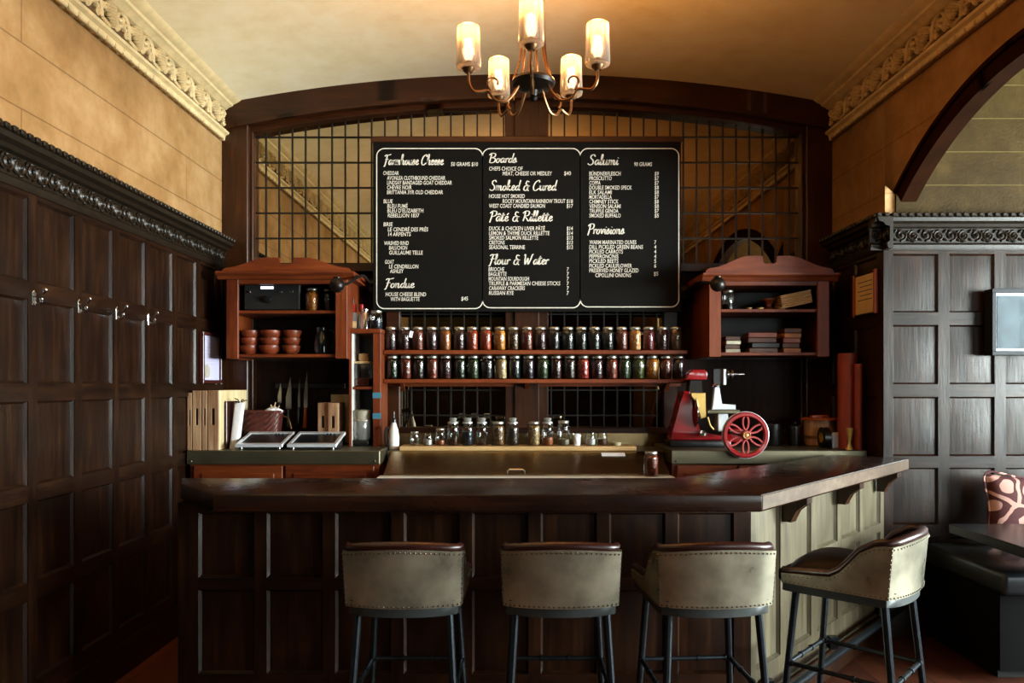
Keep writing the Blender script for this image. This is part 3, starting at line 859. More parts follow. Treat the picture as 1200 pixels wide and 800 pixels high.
# ------------------------------------------------------------ bar stools
def stool_path():
    pts = []
    for i in range(11): pts.append((0.212 - 0.010 * (i / 10), 0.19 - 0.355 * i / 10, 's'))
    pts.append((0.197, -0.19, 'c'))
    for i in range(1, 14):
        x = 0.19 - 0.38 * i / 14
        pts.append((x, -0.198 - 0.035 * (1 - (x / 0.19) ** 2), 'b'))
    left = [(-p[0], p[1], p[2]) for p in pts[:12]][::-1]
    return pts + left
def top_z(p):
    if p[2] == 'b': return 0.925 + 0.014 * (1 - (p[0] / 0.19) ** 2)
    y = p[1]
    t = min(1, max(0, (0.02 - y) / 0.17)); t = t * t * (3 - 2 * t)
    return 0.772 + 0.012 * min(1, max(0, (0.19 - y) / 0.17)) + (0.925 - 0.784) * t
def make_stool(label, group):
    t = thing('bar_stool', label, 'stool', (0, 0, 0), 0, group)
    path = stool_path()
    n = len(path)
    def lean(p, z):
        k = max(0.0, (z - 0.735) / 0.2)
        if p[2] == 'b' or p[1] < -0.1: return Vector((p[0] * (1 + 0.04 * k), p[1] - 0.018 * k, z))
        return Vector((p[0] * (1 + 0.03 * k), p[1], z))
    def inn(p, d):
        if p[2] == 'b': return (p[0] * (1 - d / 0.2), p[1] + d, p[2])
        return (p[0] - math.copysign(d, p[0]), p[1] + (d if p[1] < -0.15 else 0), p[2])
    def shell(mb, da, db):
        O = []
        for p in path:
            pa, pb = inn(p, da), inn(p, db)
            zt = top_z(p)
            O.append((lean(pa, 0.735), lean(pa, (0.735 + zt) / 2), lean(pa, zt), lean(pb, zt), lean(pb, (0.735 + zt) / 2), lean(pb, 0.735)))
        V = [[mb.bm.verts.new(v) for v in r] for r in O]
        for a, b in zip(V, V[1:]):
            for k in range(6):
                j = (k + 1) % 6
                mb.bm.faces.new((a[k], a[j], b[j], b[k]))
        mb.bm.faces.new(V[0]); mb.bm.faces.new(V[-1][::-1])
    mb = MB(); shell(mb, 0.0, 0.012)
    mb.build('back_shell', M['leather'], t, angle=32)['label'] = 'pale silvery leather outside of the backrest'
    mb = MB(); shell(mb, 0.0122, 0.036)
    mb.build('back_lining', M['leather_dk'], t, angle=50)
    mb = MB()
    rp = [lean(inn(p, 0.016), top_z(p) + 0.010) for p in path]
    r = [0.014 if p[2] != 'b' else 0.016 for p in path]
    mb.tube(rp, 0.013, 10, radii=r)
    mb.build('top_roll', M['roll'], t, angle=60)
    # nail heads along the edges of the pale leather
    mb = MB()
    def nail(v): mb.ball(v, 0.0033, 1)
    def along(zf, step=0.017):
        acc = 0
        for a, b in zip(path, path[1:]):
            va, vb = lean(inn(a, -0.001), zf(a)), lean(inn(b, -0.001), zf(b))
            L = (vb - va).length
            while acc < L:
                nail(va.lerp(vb, acc / L)); acc += step
            acc -= L
    along(lambda p: top_z(p) - 0.010); along(lambda p: 0.742)
    for s in (1, -1):
        for k in range(11): nail(lean((s * 0.199, -0.186, 'c'), 0.745 + 0.017 * k))
    o = mb.build('nail_heads', M['nail'], t); o['kind'] = 'stuff'
    # seat cushion
    mb = MB()
    def seat(u, v):
        a = 2 * u - 1; b = 2 * v - 1
        e = max(abs(a), abs(b))
        dome = (1 - abs(a) ** 3) * (1 - abs(b) ** 3)
        return (a * 0.178 * (1 + 0.12 * max(0, b) ), 0.005 + b * 0.205 - 0.008 * a * a, 0.757 + 0.085 * dome ** 0.6 * (1 + 0.15 * b))
    mb.grid(seat, 16, 16)
    mb.grid(lambda u, v: (Vector(seat(u, v)).x, Vector(seat(u, v)).y, 0.737), 16, 16)
    mb.box(-0.185, 0.185, -0.16, 0.2, 0.735, 0.762, 0.008)
    mb.box(-0.196, 0.196, 0.185, 0.214, 0.736, 0.785, 0.013)
    mb.build('seat', M['leather_dk'], t, angle=60)
    # apron and legs
    out = [inn(p, 0.010)[:2] for p in path]
    out = [(x, y) for x, y in out]
    mb = MB(); mb.prism(out, 'xy', 0.703, 0.736, 0.003)
    mb.build('seat_frame', M['apron'], t, angle=35)
    legs = {}
    for sx in (-1, 1):
        for sy, yt, yb in ((-1, -0.165, -0.235), (1, 0.155, 0.215)):
            a = Vector((sx * 0.158, yt, 0.706)); b = Vector((sx * 0.200, yb, 0.0))
            mb = MB(); mb.tube([a, a.lerp(b, 0.5), b], 0.013, 10, radii=[0.014, 0.013, 0.011])
            mb.build('leg', M['gun'], t)
            legs[(sx, sy)] = a.lerp(b, (0.706 - 0.42) / 0.706)
    for p, q in (((-1, -1), (1, -1)), ((-1, 1), (1, 1)), ((-1, -1), (-1, 1)), ((1, -1), (1, 1))):
        a, b = legs[p], legs[q]
        mb = MB(); mb.tube([a, b], 0.009, 8)
        d = (b - a)
        for f in (0.04, 0.35, 0.65, 0.96):
            c = a + d * f; e = d.normalized() * 0.006
            mb.tube([c - e, c + e], 0.0125, 8)
        mb.build('stretcher', M['gun'], t)
    return t
GST = 'bar stools'
st = make_stool('pale leather bar stool at the left end of the bar front, leftmost of the four', None)
def place(o, x, y, rz): o.location = (x, y, 0); o.rotation_euler = (0, 0, rz)
SY = 2.74
place(st, PX(470, SY - 0.23), SY, 0.0)
s2 = dup(st, (PX(658.5, SY - 0.23), SY, 0), 0.0, 'pale leather bar stool at the middle of the bar front, second from left')
s3 = dup(st, (PX(839, SY - 0.23), SY, 0), 0.06, 'pale leather bar stool before the corner of the bar, third from left')
s4 = dup(st, (1.30, 2.88, 0), math.radians(47), 'bar stool with dark seat in view, turned to the pale side of the bar')
for q in (st, s2, s3, s4): q['group'] = GST

# ================================================================== chandelier
CH = (0.068, 3.1, 2.60)
ch = thing('chandelier', 'bronze five-arm chandelier with clear glass cup shades hanging from the arched ceiling', 'chandelier', CH)
ch['_loc'] = CH
cx, cy = CH[0], CH[1]
def up(x, y, z): return (cx + x, cy + y, z)
mb = MB(); mb.lathe([(0, 3.66), (0.06, 3.655), (0.065, 3.64), (0.05, 3.615), (0.02, 3.60), (0, 3.6)], (cx, cy, 0), 20); mb.build('canopy', M['bronze'], ch)
mb = MB(); mb.tube([up(0, 0, 3.61), up(0, 0, 3.2)], 0.008, 8); mb.lathe([(0, 3.21), (0.05, 3.2), (0.055, 3.18), (0.02, 3.165), (0, 3.165)], (cx, cy, 0), 16); mb.build('stem', M['bronze'], ch)
for k in range(6):
    a = 2 * PI * k / 6 + 0.26
    mb = MB()
    mb.tube(smoothpath([up(0.04 * math.cos(a), 0.04 * math.sin(a), 3.18), up(0.045 * math.cos(a), 0.045 * math.sin(a), 3.0), up(0.058 * math.cos(a), 0.058 * math.sin(a), 2.85), up(0.085 * math.cos(a), 0.085 * math.sin(a), 2.765)], 5), 0.0045, 7)
    mb.build('rod', M['bronze'], ch)
mb = MB(); mb.lathe([(0, 2.765), (0.088, 2.765), (0.092, 2.755), (0.086, 2.742), (0.05, 2.73), (0.02, 2.722), (0.014, 2.70), (0.018, 2.692), (0.01, 2.68), (0, 2.676)], (cx, cy, 0), 24); mb.build('hub', M['iron'], ch)
ZS = 2.775
for k in range(5):
    a = math.radians(-90 + 72 * k - 3)
    ca, sa = math.cos(a), math.sin(a)
    def rp(r, z): return up(r * ca, r * sa, z)
    mb = MB()
    mb.tube(smoothpath([rp(0.06, 2.745), rp(0.085, 2.70), rp(0.12, 2.665), rp(0.165, 2.668), rp(0.195, 2.70), rp(0.225, 2.695), rp(0.255, 2.695), rp(0.274, 2.725), rp(0.276, 2.772)], 6), 0.0062, 8)
    q = []
    for i in range(15):
        t = i / 14; ang = -1.2 + 4.6 * t; r = 0.034 * (1 - 0.6 * t)
        q.append(rp(0.168 + 0.0 + r * math.cos(ang) , 2.735 + r * math.sin(ang)))
    mb.tube([rp(0.195, 2.70)] + q, 0.0045, 7)
    arm = mb.build('arm', M['bronze'], ch)
    sx, sy, _ = rp(0.276, 0)
    mb = MB(); mb.lathe([(0, 2.765), (0.014, 2.766), (0.02, 2.772), (0.026, 2.784), (0.024, 2.79), (0.012, 2.792), (0.012, 2.815), (0, 2.816)], (sx, sy, 0), 16); sk = mb.build('socket', M['bronze'], ch)
    mb = MB(); mb.lathe([(0.012, 2.783), (0.040, 2.784), (0.049, 2.789), (0.051, 2.80), (0.0455, 2.95), (0.0425, 2.95), (0.048, 2.80), (0.046, 2.793), (0.039, 2.789), (0.012, 2.787)], (sx, sy, 0), 28); sh = mb.build('lamp_shade', M['frost'], ch); sh.parent = arm; sk.parent = arm
    mb = MB(); mb.lathe([(0, 2.812), (0.012, 2.818), (0.021, 2.84), (0.022, 2.858), (0.016, 2.885), (0.006, 2.905), (0, 2.907)], (sx, sy, 0), 14); bo = mb.build('bulb', M['bulb'], ch); bo.parent = arm
    ld = bpy.data.lights.new('lamp', 'POINT'); ld.energy = BULB_W; ld.color = BULB_C; ld.shadow_soft_size = 0.02
    lo = bpy.data.objects.new('lamp', ld); COL.objects.link(lo); lo.parent = ch; lo.location = Vector((sx, sy, 2.928)) - Vector(CH)

# ================================================================== back counters
CT, CF = 1.09, 4.58       # counter height and front edge
def counter(name, label, x0, x1, doors, CF=CF):
    c = thing(name, label, 'counter', ((x0 + x1) / 2, 4.9, 0)); c['_loc'] = ((x0 + x1) / 2, 4.9, 0)
    mb = MB(); mb.box(x0, x1, CF, 5.19, CT - 0.085, CT, 0.004); 
    for x in (x0 + 0.03, x1 - 0.03): mb.ball((x, CF - 0.001, CT - 0.065), 0.007, 1)
    mb.build('steel_top', M['steel'], c)
    mb = MB(); mb.box(x0 + 0.01, x1 - 0.01, CF + 0.03, 5.19, 0.08, CT - 0.085); mb.box(x0 + 0.03, x1 - 0.03, CF + 0.08, 5.19, 0, 0.08); mb.build('cabinet_body', M['cab_x'], c)
    w = (x1 - x0 - 0.06) / doors
    for k in range(doors):
        a = x0 + 0.03 + w * k + 0.008; b = a + w - 0.016
        mb = MB(); mb.box(a, b, CF + 0.012, CF + 0.032, 0.78, CT - 0.095, 0.004); mb.box(a + 0.05, b - 0.05, CF + 0.006, CF + 0.014, 0.84, CT - 0.14, 0.005)
        d = mb.build('drawer', M['cab_x'], c)
        mb = MB(); mb.lathe([(0, -0.012), (0.012, -0.01), (0.014, -0.004), (0.006, 0.002), (0.006, 0.012), (0, 0.012)], ((a + b) / 2, CF - 0.004, 0.88), 12, 'y'); kn = mb.build('knob', M['brass'], c); kn.parent = d
        mb = MB(); mb.box(a, b, CF + 0.012, CF + 0.032, 0.10, 0.77, 0.004); mb.box(a + 0.05, b - 0.05, CF + 0.006, CF + 0.014, 0.16, 0.71, 0.005)
        mb.build('door', M['cab_z'], c)
    return c
counter('back_counter', 'steel-topped wooden back counter on the left holding crates and knives', -2.04, PX(445, CF), 2)
counter('back_counter', 'steel-topped wooden back counter on the right holding the red slicer', PX(787, 4.6), 2.17, 3, 4.6)

pt = thing('prep_table', 'stainless steel prep table with sloping lid between the two back counters', 'prep table', (0.05, 4.8, 0)); pt['_loc'] = (0.05, 4.8, 0)
x0, x1 = PX(445, CF) + 0.004, PX(787, CF) - 0.004
mb = MB(); mb.box(x0, x1, 4.5, 5.2, 0.12, 0.93, 0.004); mb.box(x0, x1, 4.8, 5.2, 0.93, 1.069, 0.004); mb.build('table_body', M['steel'], pt)
mb = MB()
for sx in (x0 + 0.05, x1 - 0.05):
    pass
mb.prism([(4.51, 0.945), (4.51, 0.955), (4.80, 1.066), (4.80, 0.94)], 'yz', x0 + 0.03, x1 - 0.02, 0.003); mb.build('lid', M['steel_lid'], pt)
for sx in (x0 + 0.05, x1 - 0.05):
    for sy in (4.56, 5.14):
        mb = MB(); mb.tube([(sx, sy, 0.0), (sx, sy, 0.13)], 0.025, 10); mb.build('leg', M['steel'], pt)
mb = MB(); mb.box(x0 + 0.01, x1 - 0.01, 4.40, 4.5, 0.925, 0.948, 0.004); mb.build('cutting_board', M['white'], pt)
hx = PX(605, 4.52)
mb = MB(); mb.tube([(hx - 0.052, 4.515, 0.95), (hx - 0.05, 4.50, 0.978), (hx - 0.042, 4.495, 0.984), (hx + 0.042, 4.495, 0.984), (hx + 0.05, 4.50, 0.978), (hx + 0.052, 4.515, 0.95)], 0.006, 8); mb.build('handle', M['chrome'], pt)
tx = PX(719, 4.74)
mb = MB(); mb.prism([(4.735, 1.0425), (4.735, 1.0445), (4.777, 1.0605), (4.777, 1.0585)], 'yz', tx - 0.075, tx + 0.075); o = mb.build('paper_label', M['paper'], pt); o['label'] = 'white paper strip'
mb = MB(); mb.box(-0.95, 1.10, 5.215, 5.245, 1.0, 1.16, 0.003)
sp = mb.build('splashback', M['steel_lid']); tag(sp, 'dull brassy steel splashback strip behind the row of ingredient jars', 'splashback')
mb = MB(); mb.box(PX(468, 4.82), PX(746, 4.82), 4.82, 5.0, CT - 0.021, CT + 0.007, 0.003)
PLZ = CT + 0.007
pk = mb.build('plank', M['plank'], origin=(0.0, 4.9, CT)); tag(pk, 'long pale wooden plank carrying the row of ingredient jars', 'plank')

# ================================================================== wall cabinets
def wall_cabinet(name, label, x0, x1, yf, z0, z1, zc, zp, sgn):
    c = thing(name, label, 'cabinet', ((x0 + x1) / 2, 5.05, z0)); c['_loc'] = ((x0 + x1) / 2, 5.05, z0)
    yb = 5.325
    pw = 0.078
    mb = MB(); mb.box(x0, x0 + 0.022, yf + 0.01, yb, z0, z1); mb.build('side_panel', M['cab_z'], c)
    mb = MB(); mb.box(x1 - 0.022, x1, yf + 0.01, yb, z0, z1); mb.build('side_panel', M['cab_z'], c)
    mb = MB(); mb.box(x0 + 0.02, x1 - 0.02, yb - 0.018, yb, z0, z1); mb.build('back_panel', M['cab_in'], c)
    for (a, b) in ((x0, x0 + pw), (x1 - pw, x1)):
        mb = MB(); mb.box(a, b, yf, yf + 0.022, z0, z1, 0.003); mb.build('front_post', M['cab_z'], c)
    zm = z0 + 0.295
    for z, nm in ((z0 + 0.01, 'bottom_board'), (zm, 'shelf'), (z1 - 0.022, 'top_board')):
        mb = MB(); mb.box(x0 + 0.02, x1 - 0.02, yf + 0.022, yb - 0.01, z, z + 0.02, 0.002); mb.build(nm, M['cab_x'], c)
    mb = MB(); mb.box(x0 + pw, x1 - pw, yf + 0.004, yf + 0.02, z1 - 0.03, z1, 0.003); mb.build('top_rail', M['cab_x'], c)
    mb = MB()
    P2 = [(0.0, 0.0), (0.012, 0.0), (0.022, 0.012), (0.026, 0.02), (0.045, 0.03), (0.05, 0.036), (0.05, 0.048), (0, 0.048)]
    mb.prism([(yf - w, z1 + z - 0.002) for w, z in P2] + [(yb, z1 + 0.046), (yb, z1 - 0.002)], 'yz', x0 - 0.05, x1 + 0.05)
    mb.build('cornice', M['cab_x'], c)
    # scrolled pediment
    L = x1 - x0 + 0.06; xm = (x0 + x1) / 2; h = zp - zc
    prof = []
    for i in range(25):
        t = i / 24
        if t < 0.06: z = 0.30 * (t / 0.06) ** 0.5
        else:
            s = (t - 0.06) / 0.72; s = min(1, s); z = 0.30 + 0.70 * (s * s * (3 - 2 * s)) ** 1.15
        prof.append((-L / 2 + t * (L / 2 - 0.045), z * h))
    notch = [(-0.045, h * 0.62), (-0.025, h * 0.50), (-0.012, h * 0.58), (0.0, h * 0.60)]
    left = prof + notch
    right = [(-x, z) for x, z in left[:-1]][::-1]
    pts = [(xm + x, zc + z) for x, z in left + right]
    pts = [(xm - L / 2, zc)] + pts + [(xm + L / 2, zc)]
    mb = MB(); mb.prism(pts, 'xz', yf - 0.012, yf + 0.012, 0.003); mb.build('pediment', M['cab_x'], c)
    return zm + 0.02, z0 + 0.03
YC = 4.83
CLZ = PZ(420, YC)
lc_shelf, lc_bot = wall_cabinet('wall_cabinet', 'open red-brown wall cabinet on the left with scrolled pediment and stacked bowls', PX(265, YC), PX(407, YC), YC, CLZ, PZ(327, YC), PZ(321, YC) + 0.012, PZ(302, YC), 1)
YC2 = 4.86
rc_shelf, rc_bot = wall_cabinet('wall_cabinet', 'open red-brown wall cabinet on the right with scrolled pediment and stacked boards', PX(831, YC2), PX(972, YC2), YC2, PZ(418, YC2), PZ(329, YC2), PZ(322, YC2) + 0.010, PZ(300, YC2), -1)

# ------------------------------------------------------------ black dome wall lamps
def dome_lamp(label, hx, hy, hz, bx, bz):
    t = thing('bracket_lamp', label, 'lamp', (bx, 5.2, bz)); t['_loc'] = (bx, 5.2, bz)
    mb = MB(); mb.lathe([(0, 0), (0.04, 0), (0.045, -0.012), (0.03, -0.02), (0, -0.022)], (bx, 5.225, bz), 16, 'y'); mb.box(bx - 0.02, bx + 0.02, 5.22, 5.33, bz - 0.02, bz + 0.02); mb.build('wall_plate', M['iron'], t)
    mb = MB(); mb.tube(smoothpath([(bx, 5.21, bz), (bx, 5.05, bz + 0.01), (bx * 0.96 + hx * 0.04, 4.85, bz + 0.02), (hx * 0.6 + bx * 0.4, hy + 0.08, hz + 0.02), (hx, hy + 0.02, hz + 0.01)], 6), 0.009, 8); mb.build('arm', M['iron'], t)
    mb = MB(); mb.ball((hx, hy, hz), 0.047, 3); mb.lathe([(0.0, 0.03), (0.018, 0.03), (0.022, 0.05), (0.0, 0.052)], (hx, hy, hz), 14); mb.build('lamp_head', M['iron'], t)
dome_lamp('black ball-headed lamp on a bent arm at the right of the left cabinet', PX(395, 4.62), 4.62, PZ(334, 4.62), PX(437, 5.2), PZ(335, 5.2))
dome_lamp('black ball-headed lamp on a bent arm at the left of the right cabinet', PX(841, 4.66), 4.66, PZ(333, 4.66), PX(803, 5.2), PZ(342, 5.2))

# ------------------------------------------------------------ jar shelves
SJ0, SJ1 = PX(449, 5.0), PX(806, 5.0)
def jar_shelf(label, ztop):
    t = thing('jar_shelf', label, 'shelf', (0, 5.15, ztop - 0.028)); t['_loc'] = (0, 5.15, ztop - 0.028)
    mb = MB(); mb.box(SJ0, SJ1, 5.0, 5.225, ztop - 0.028, ztop, 0.004); mb.build('shelf_board', M['shelf'], t)
    mb = MB(); mb.box(SJ0, SJ1, 5.222, 5.232, ztop - 0.05, ztop, 0.002); mb.build('back_rail', M['shelf'], t)
    for x in (SJ0 + 0.1, 0.067, SJ1 - 0.1):
        mb = MB(); mb.prism([(5.232, ztop - 0.028), (5.145, ztop - 0.028), (5.16, ztop - 0.04), (5.205, ztop - 0.06), (5.232, ztop - 0.085)], 'yz', x - 0.012, x + 0.012, 0.002); mb.build('shelf_bracket', M['shelf'], t)
UZ, LZ = PZ(410, 5.0), PZ(444, 5.0)
jar_shelf('upper wooden wall shelf lined with preserve jars under the chalkboard', UZ)
jar_shelf('lower wooden wall shelf lined with preserve jars', LZ)

# ------------------------------------------------------------ narrow open unit
nx0, nx1, ny = PX(411, 4.92), PX(446, 4.92), 4.92
NZT = PZ(385, ny)
nu_ = thing('narrow_shelf_unit', 'narrow open shelf unit standing at the right end of the left counter', 'shelf unit', ((nx0 + nx1) / 2, 5.05, CT)); nu_['_loc'] = ((nx0 + nx1) / 2, 5.05, CT)
mb = MB(); mb.box(nx0 - 0.012, nx0 + 0.006, ny, 5.19, CT, NZT - 0.03, 0.002); o = mb.build('side_panel', M['cab_z'], nu_)
mb = MB(); mb.box(nx0 + 0.0065, nx0 + 0.010, ny + 0.004, 5.17, CT + 0.002, NZT - 0.032); o = mb.build('side_lining', M['white'], nu_); o['label'] = 'white painted inner face of the left side'
mb = MB(); mb.box(nx1 - 0.05, nx1, ny, 5.19, CT, NZT - 0.03, 0.002); mb.build('side_panel', M['cab_z'], nu_)
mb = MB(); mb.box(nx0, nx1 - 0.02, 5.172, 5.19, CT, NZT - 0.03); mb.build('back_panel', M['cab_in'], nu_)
NZ1 = PZ(453, ny)
mb = MB(); mb.box(nx0 - 0.015, nx1 + 0.004, ny - 0.012, 5.19, NZT - 0.03, NZT, 0.003); mb.build('top_board', M['cab_x'], nu_)
mb = MB(); mb.box(nx0, nx1 - 0.04, ny + 0.01, 5.18, NZ1 - 0.018, NZ1, 0.002); mb.build('shelf', M['cab_x'], nu_)
for z in (PZ(463, ny), PZ(487, ny)):
    mb = MB(); mb.box(nx1 - 0.052, nx1 + 0.003, ny - 0.003, ny + 0.004, z - 0.02, z + 0.018); o = mb.build('tape_strip', M['blue'], nu_); o['label'] = 'blue tape stuck on the right upright'

# ================================================================== chalkboard
BY = 5.10          # face of the board
def bx(px): return PX(px, BY)
def bz(py): return PZ(py, BY)
cb = thing('chalkboard_menu', 'large black menu board with white hand lettering in three outlined columns', 'menu board', (bx(617), BY, bz(365))); cb['_loc'] = (bx(617), BY, bz(365))
mb = MB(); mb.box(bx(437), bx(798), BY, BY + 0.03, bz(365), bz(166), 0.002); mb.build('board', M['board'], cb)
mb = MB(); mb.box(bx(435.5), bx(799), BY - 0.012, BY + 0.10, bz(167), bz(160), 0.004); mb.build('top_rail', M['arch'], cb)
for x in (bx(480), bx(617), bx(755)):
    mb = MB(); mb.box(x - 0.02, x + 0.02, BY + 0.03, 5.24, bz(300), bz(190)); mb.build('mounting_batten', M['blackmat'], cb)
TY = BY - 0.0008
class Ink(MB):
    pass
def ribbon(mb, pts, w, closed=False, nib=None):
    pts = [Vector((p[0], 0, p[1])) for p in pts]
    n = len(pts); L = []; R = []
    for i in range(n):
        if closed: t = pts[(i + 1) % n] - pts[i - 1]
        else: t = pts[min(i + 1, n - 1)] - pts[max(i - 1, 0)]
        if t.length < 1e-9: t = Vector((1, 0, 0))
        t.normalize()
        nn = Vector((-t.z, 0, t.x))
        ww = w
        if nib is not None:
            ww = w * (0.6 + 0.6 * max(0.0, abs(t.z)) ** 1.2)
        L.append(mb.bm.verts.new((pts[i].x + nn.x * ww / 2, TY, pts[i].z + nn.z * ww / 2)))
        R.append(mb.bm.verts.new((pts[i].x - nn.x * ww / 2, TY, pts[i].z - nn.z * ww / 2)))
    for i in range(n if closed else n - 1):
        j = (i + 1) % n
        mb.bm.faces.new((L[i], L[j], R[j], R[i]))
def fix_front(mb):
    for f in mb.bm.faces:
        f.normal_update()
        if f.normal.y > 0: f.normal_flip()
for (a, b, c, d) in ((441.5, 565.5, 174, 361.5), (565.5, 680.0, 174, 360.5), (680.0, 795.5, 174, 359.5)):
    mb = MB(); r = 9.0; pts = []
    for (qx, qy, a0) in ((b - r, c + r, -90), (b - r, d - r, 0), (a + r, d - r, 90), (a + r, c + r, 180)):
        for k in range(9):
            t = math.radians(a0 + 90 * k / 8); pts.append((bx(qx + r * math.cos(t)), bz(qy + r * math.sin(t))))
    ribbon(mb, pts, 0.0065, True); fix_front(mb)
    mb.build('column_outline', M['chalk'], cb, smooth=False, recalc=False)

# hand-drawn script letters: width, strokes (x, y) with x-height 0.46, capital 1.0
G = {
'a': (.42, [[(.34, .40), (.2, .47), (.06, .28), (.09, .05), (.2, .03), (.33, .38), (.34, .44), (.32, .12), (.38, .02), (.46, .10)]]),
'd': (.42, [[(.32, .36), (.2, .46), (.06, .26), (.09, .05), (.2, .03), (.30, .2), (.33, .36)], [(.40, 1.0), (.35, .6), (.33, .3), (.33, .1), (.39, .02), (.46, .1)]]),
'e': (.34, [[(0, .14), (.16, .22), (.27, .37), (.2, .48), (.09, .36), (.08, .12), (.18, .0), (.36, .14)]]),
'f': (.3, []),
'h': (.44, [[(.02, .1), (.16, .6), (.18, .98), (.1, .95), (.08, .5), (.06, .0)], [(.06, .0), (.1, .3), (.22, .46), (.3, .38), (.28, .08), (.34, .0), (.46, .12)]]),
'i': (.2, [[(0, .12), (.1, .44), (.08, .1), (.13, .0), (.22, .12)], [(.12, .64), (.14, .68)]]),
'k': (.4, [[(.02, .1), (.16, .7), (.16, .98), (.09, .9), (.06, .0)], [(.28, .46), (.1, .24), (.2, .12), (.3, .0), (.42, .1)]]),
'l': (.22, [[(0, .12), (.13, .6), (.16, .95), (.09, .98), (.07, .5), (.08, .06), (.14, .0), (.24, .12)]]),
'm': (.6, [[(.02, .38), (.07, .46), (.06, .0)], [(.06, .05), (.12, .36), (.22, .46), (.26, .34), (.25, .0)], [(.25, .05), (.32, .36), (.42, .46), (.46, .34), (.45, .08), (.5, .0), (.62, .12)]]),
'n': (.44, [[(.02, .38), (.07, .46), (.06, .0)], [(.06, .05), (.13, .36), (.25, .46), (.3, .34), (.28, .08), (.34, .0), (.46, .12)]]),
'o': (.38, [[(.22, .46), (.08, .36), (.06, .1), (.18, .0), (.3, .16), (.28, .38), (.2, .46), (.28, .36), (.42, .4)]]),
'r': (.27, [[(.04, .46), (.07, .2), (.06, .0)], [(.06, .2), (.14, .42), (.24, .46), (.28, .38)]]),
's': (.32, [[(0, .1), (.16, .5), (.22, .26), (.2, .04), (.08, .0), (.06, .08), (.18, .04), (.36, .14)]]),
't': (.28, [[(.0, .1), (.15, .8), (.1, .1), (.16, .0), (.3, .12)], [(-.02, .54), (.3, .6)]]),
'u': (.44, [[(.0, .3), (.07, .46), (.06, .12), (.14, .0), (.26, .12), (.32, .46), (.31, .1), (.37, .0), (.48, .12)]]),
'v': (.36, [[(.0, .36), (.07, .46), (.14, .02), (.28, .44), (.4, .4)]]),
'B': (.62, [[(.18, .92), (.14, .5), (.1, .0)], [(-.02, .8), (.2, 1.0), (.5, .92), (.46, .62), (.2, .52), (.52, .44), (.54, .12), (.3, -.02), (.08, .04)]]),
'C': (.6, [[(.54, .78), (.46, .98), (.2, .8), (.06, .4), (.12, .06), (.3, -.02), (.52, .16), (.62, .2)]]),
'F': (.5, [[(.3, .92), (.24, .4), (.14, -.12), (.02, -.14)], [(.04, .82), (.2, .96), (.44, .94), (.68, 1.02)], [(.12, .5), (.46, .54)]]),
'P': (.52, [[(.18, .9), (.14, .4), (.06, -.14)], [(-.02, .76), (.2, .98), (.5, .9), (.46, .56), (.18, .44)]]),
'R': (.6, [[(.18, .9), (.14, .4), (.08, .0)], [(-.02, .76), (.2, .98), (.48, .9), (.44, .58), (.18, .46), (.34, .26), (.48, .02), (.62, .1)]]),
'S': (.54, [[(.52, .8), (.42, .98), (.22, .9), (.2, .66), (.4, .42), (.42, .12), (.22, -.02), (.02, .12)]]),
'W': (.86, [[(.04, .84), (.12, .96), (.14, .4), (.2, .0), (.38, .62), (.44, .0), (.62, .5), (.7, .9), (.8, .98)]]),
'&': (.62, [[(.5, .82), (.3, .9), (.24, .62), (.42, .48), (.16, .4), (.12, .06), (.34, .0), (.46, .4), (.6, .42)], [(.46, .44), (.44, .1), (.56, -.06)]]),
}
G['é'] = (G['e'][0], G['e'][1] + [[(.16, .6), (.28, .78)]])
G['â'] = (G['a'][0], G['a'][1] + [[(.1, .6), (.22, .74), (.34, .6)]])
def script(mb, text, px, py, width, cap):
    tot = sum(G[c][0] if c in G else 0.26 for c in text)
    sx = width / tot
    x = 0.0
    for c in text:
        if c in G:
            for st_ in G[c][1]:
                q = []
                for (a, b) in st_:
                    q.append((bx(px + (x + a + 0.14 * (b - 0.4)) * sx), bz(py - b * cap)))
                q = [(v.x, v.y) for v in smoothpath([(u[0], u[1], 0) for u in q], 5)]
                ribbon(mb, q, 0.0072, nib=True)
            x += G[c][0]
        else: x += 0.26
FONT = None
def plain_text(mb, text, px, py, width, hgt):
    cu = bpy.data.curves.new('t', 'FONT'); cu.body = text; cu.size = 1.0; cu.resolution_u = 2; cu.offset = 0.006
    ob = bpy.data.objects.new('t', cu); COL.objects.link(ob)
    bpy.context.view_layer.update()
    me = bpy.data.meshes.new_from_object(ob)
    xs = [v.co.x for v in me.vertices]; yy = [v.co.y for v in me.vertices]
    if xs:
        a, b = min(xs), max(xs)
        sx = width / max(1e-6, b - a); sy = hgt / 0.70
        n0 = len(mb.bm.verts); mb.bm.from_mesh(me); mb.bm.verts.ensure_lookup_table()
        for v in mb.bm.verts[n0:]:
            v.co = Vector((bx(px + (v.co.x - a) * sx + 0.10 * v.co.y * 4), TY, bz(py - v.co.y * sy)))
    bpy.data.objects.remove(ob); bpy.data.curves.remove(cu); bpy.data.meshes.remove(me)
CW = 2.62
def lines(mb, rows, hgt=4.6):
    for (t, px, py) in rows:
        plain_text(mb, t, px, py, CW * len(t), hgt)
def prices(mb, vals, px, y0, y1):
    for i, v in enumerate(vals):
        y = y0 + (y1 - y0) * i / max(1, len(vals) - 1)
        plain_text(mb, v, px, y, 2.4 * len(v), 4.5)
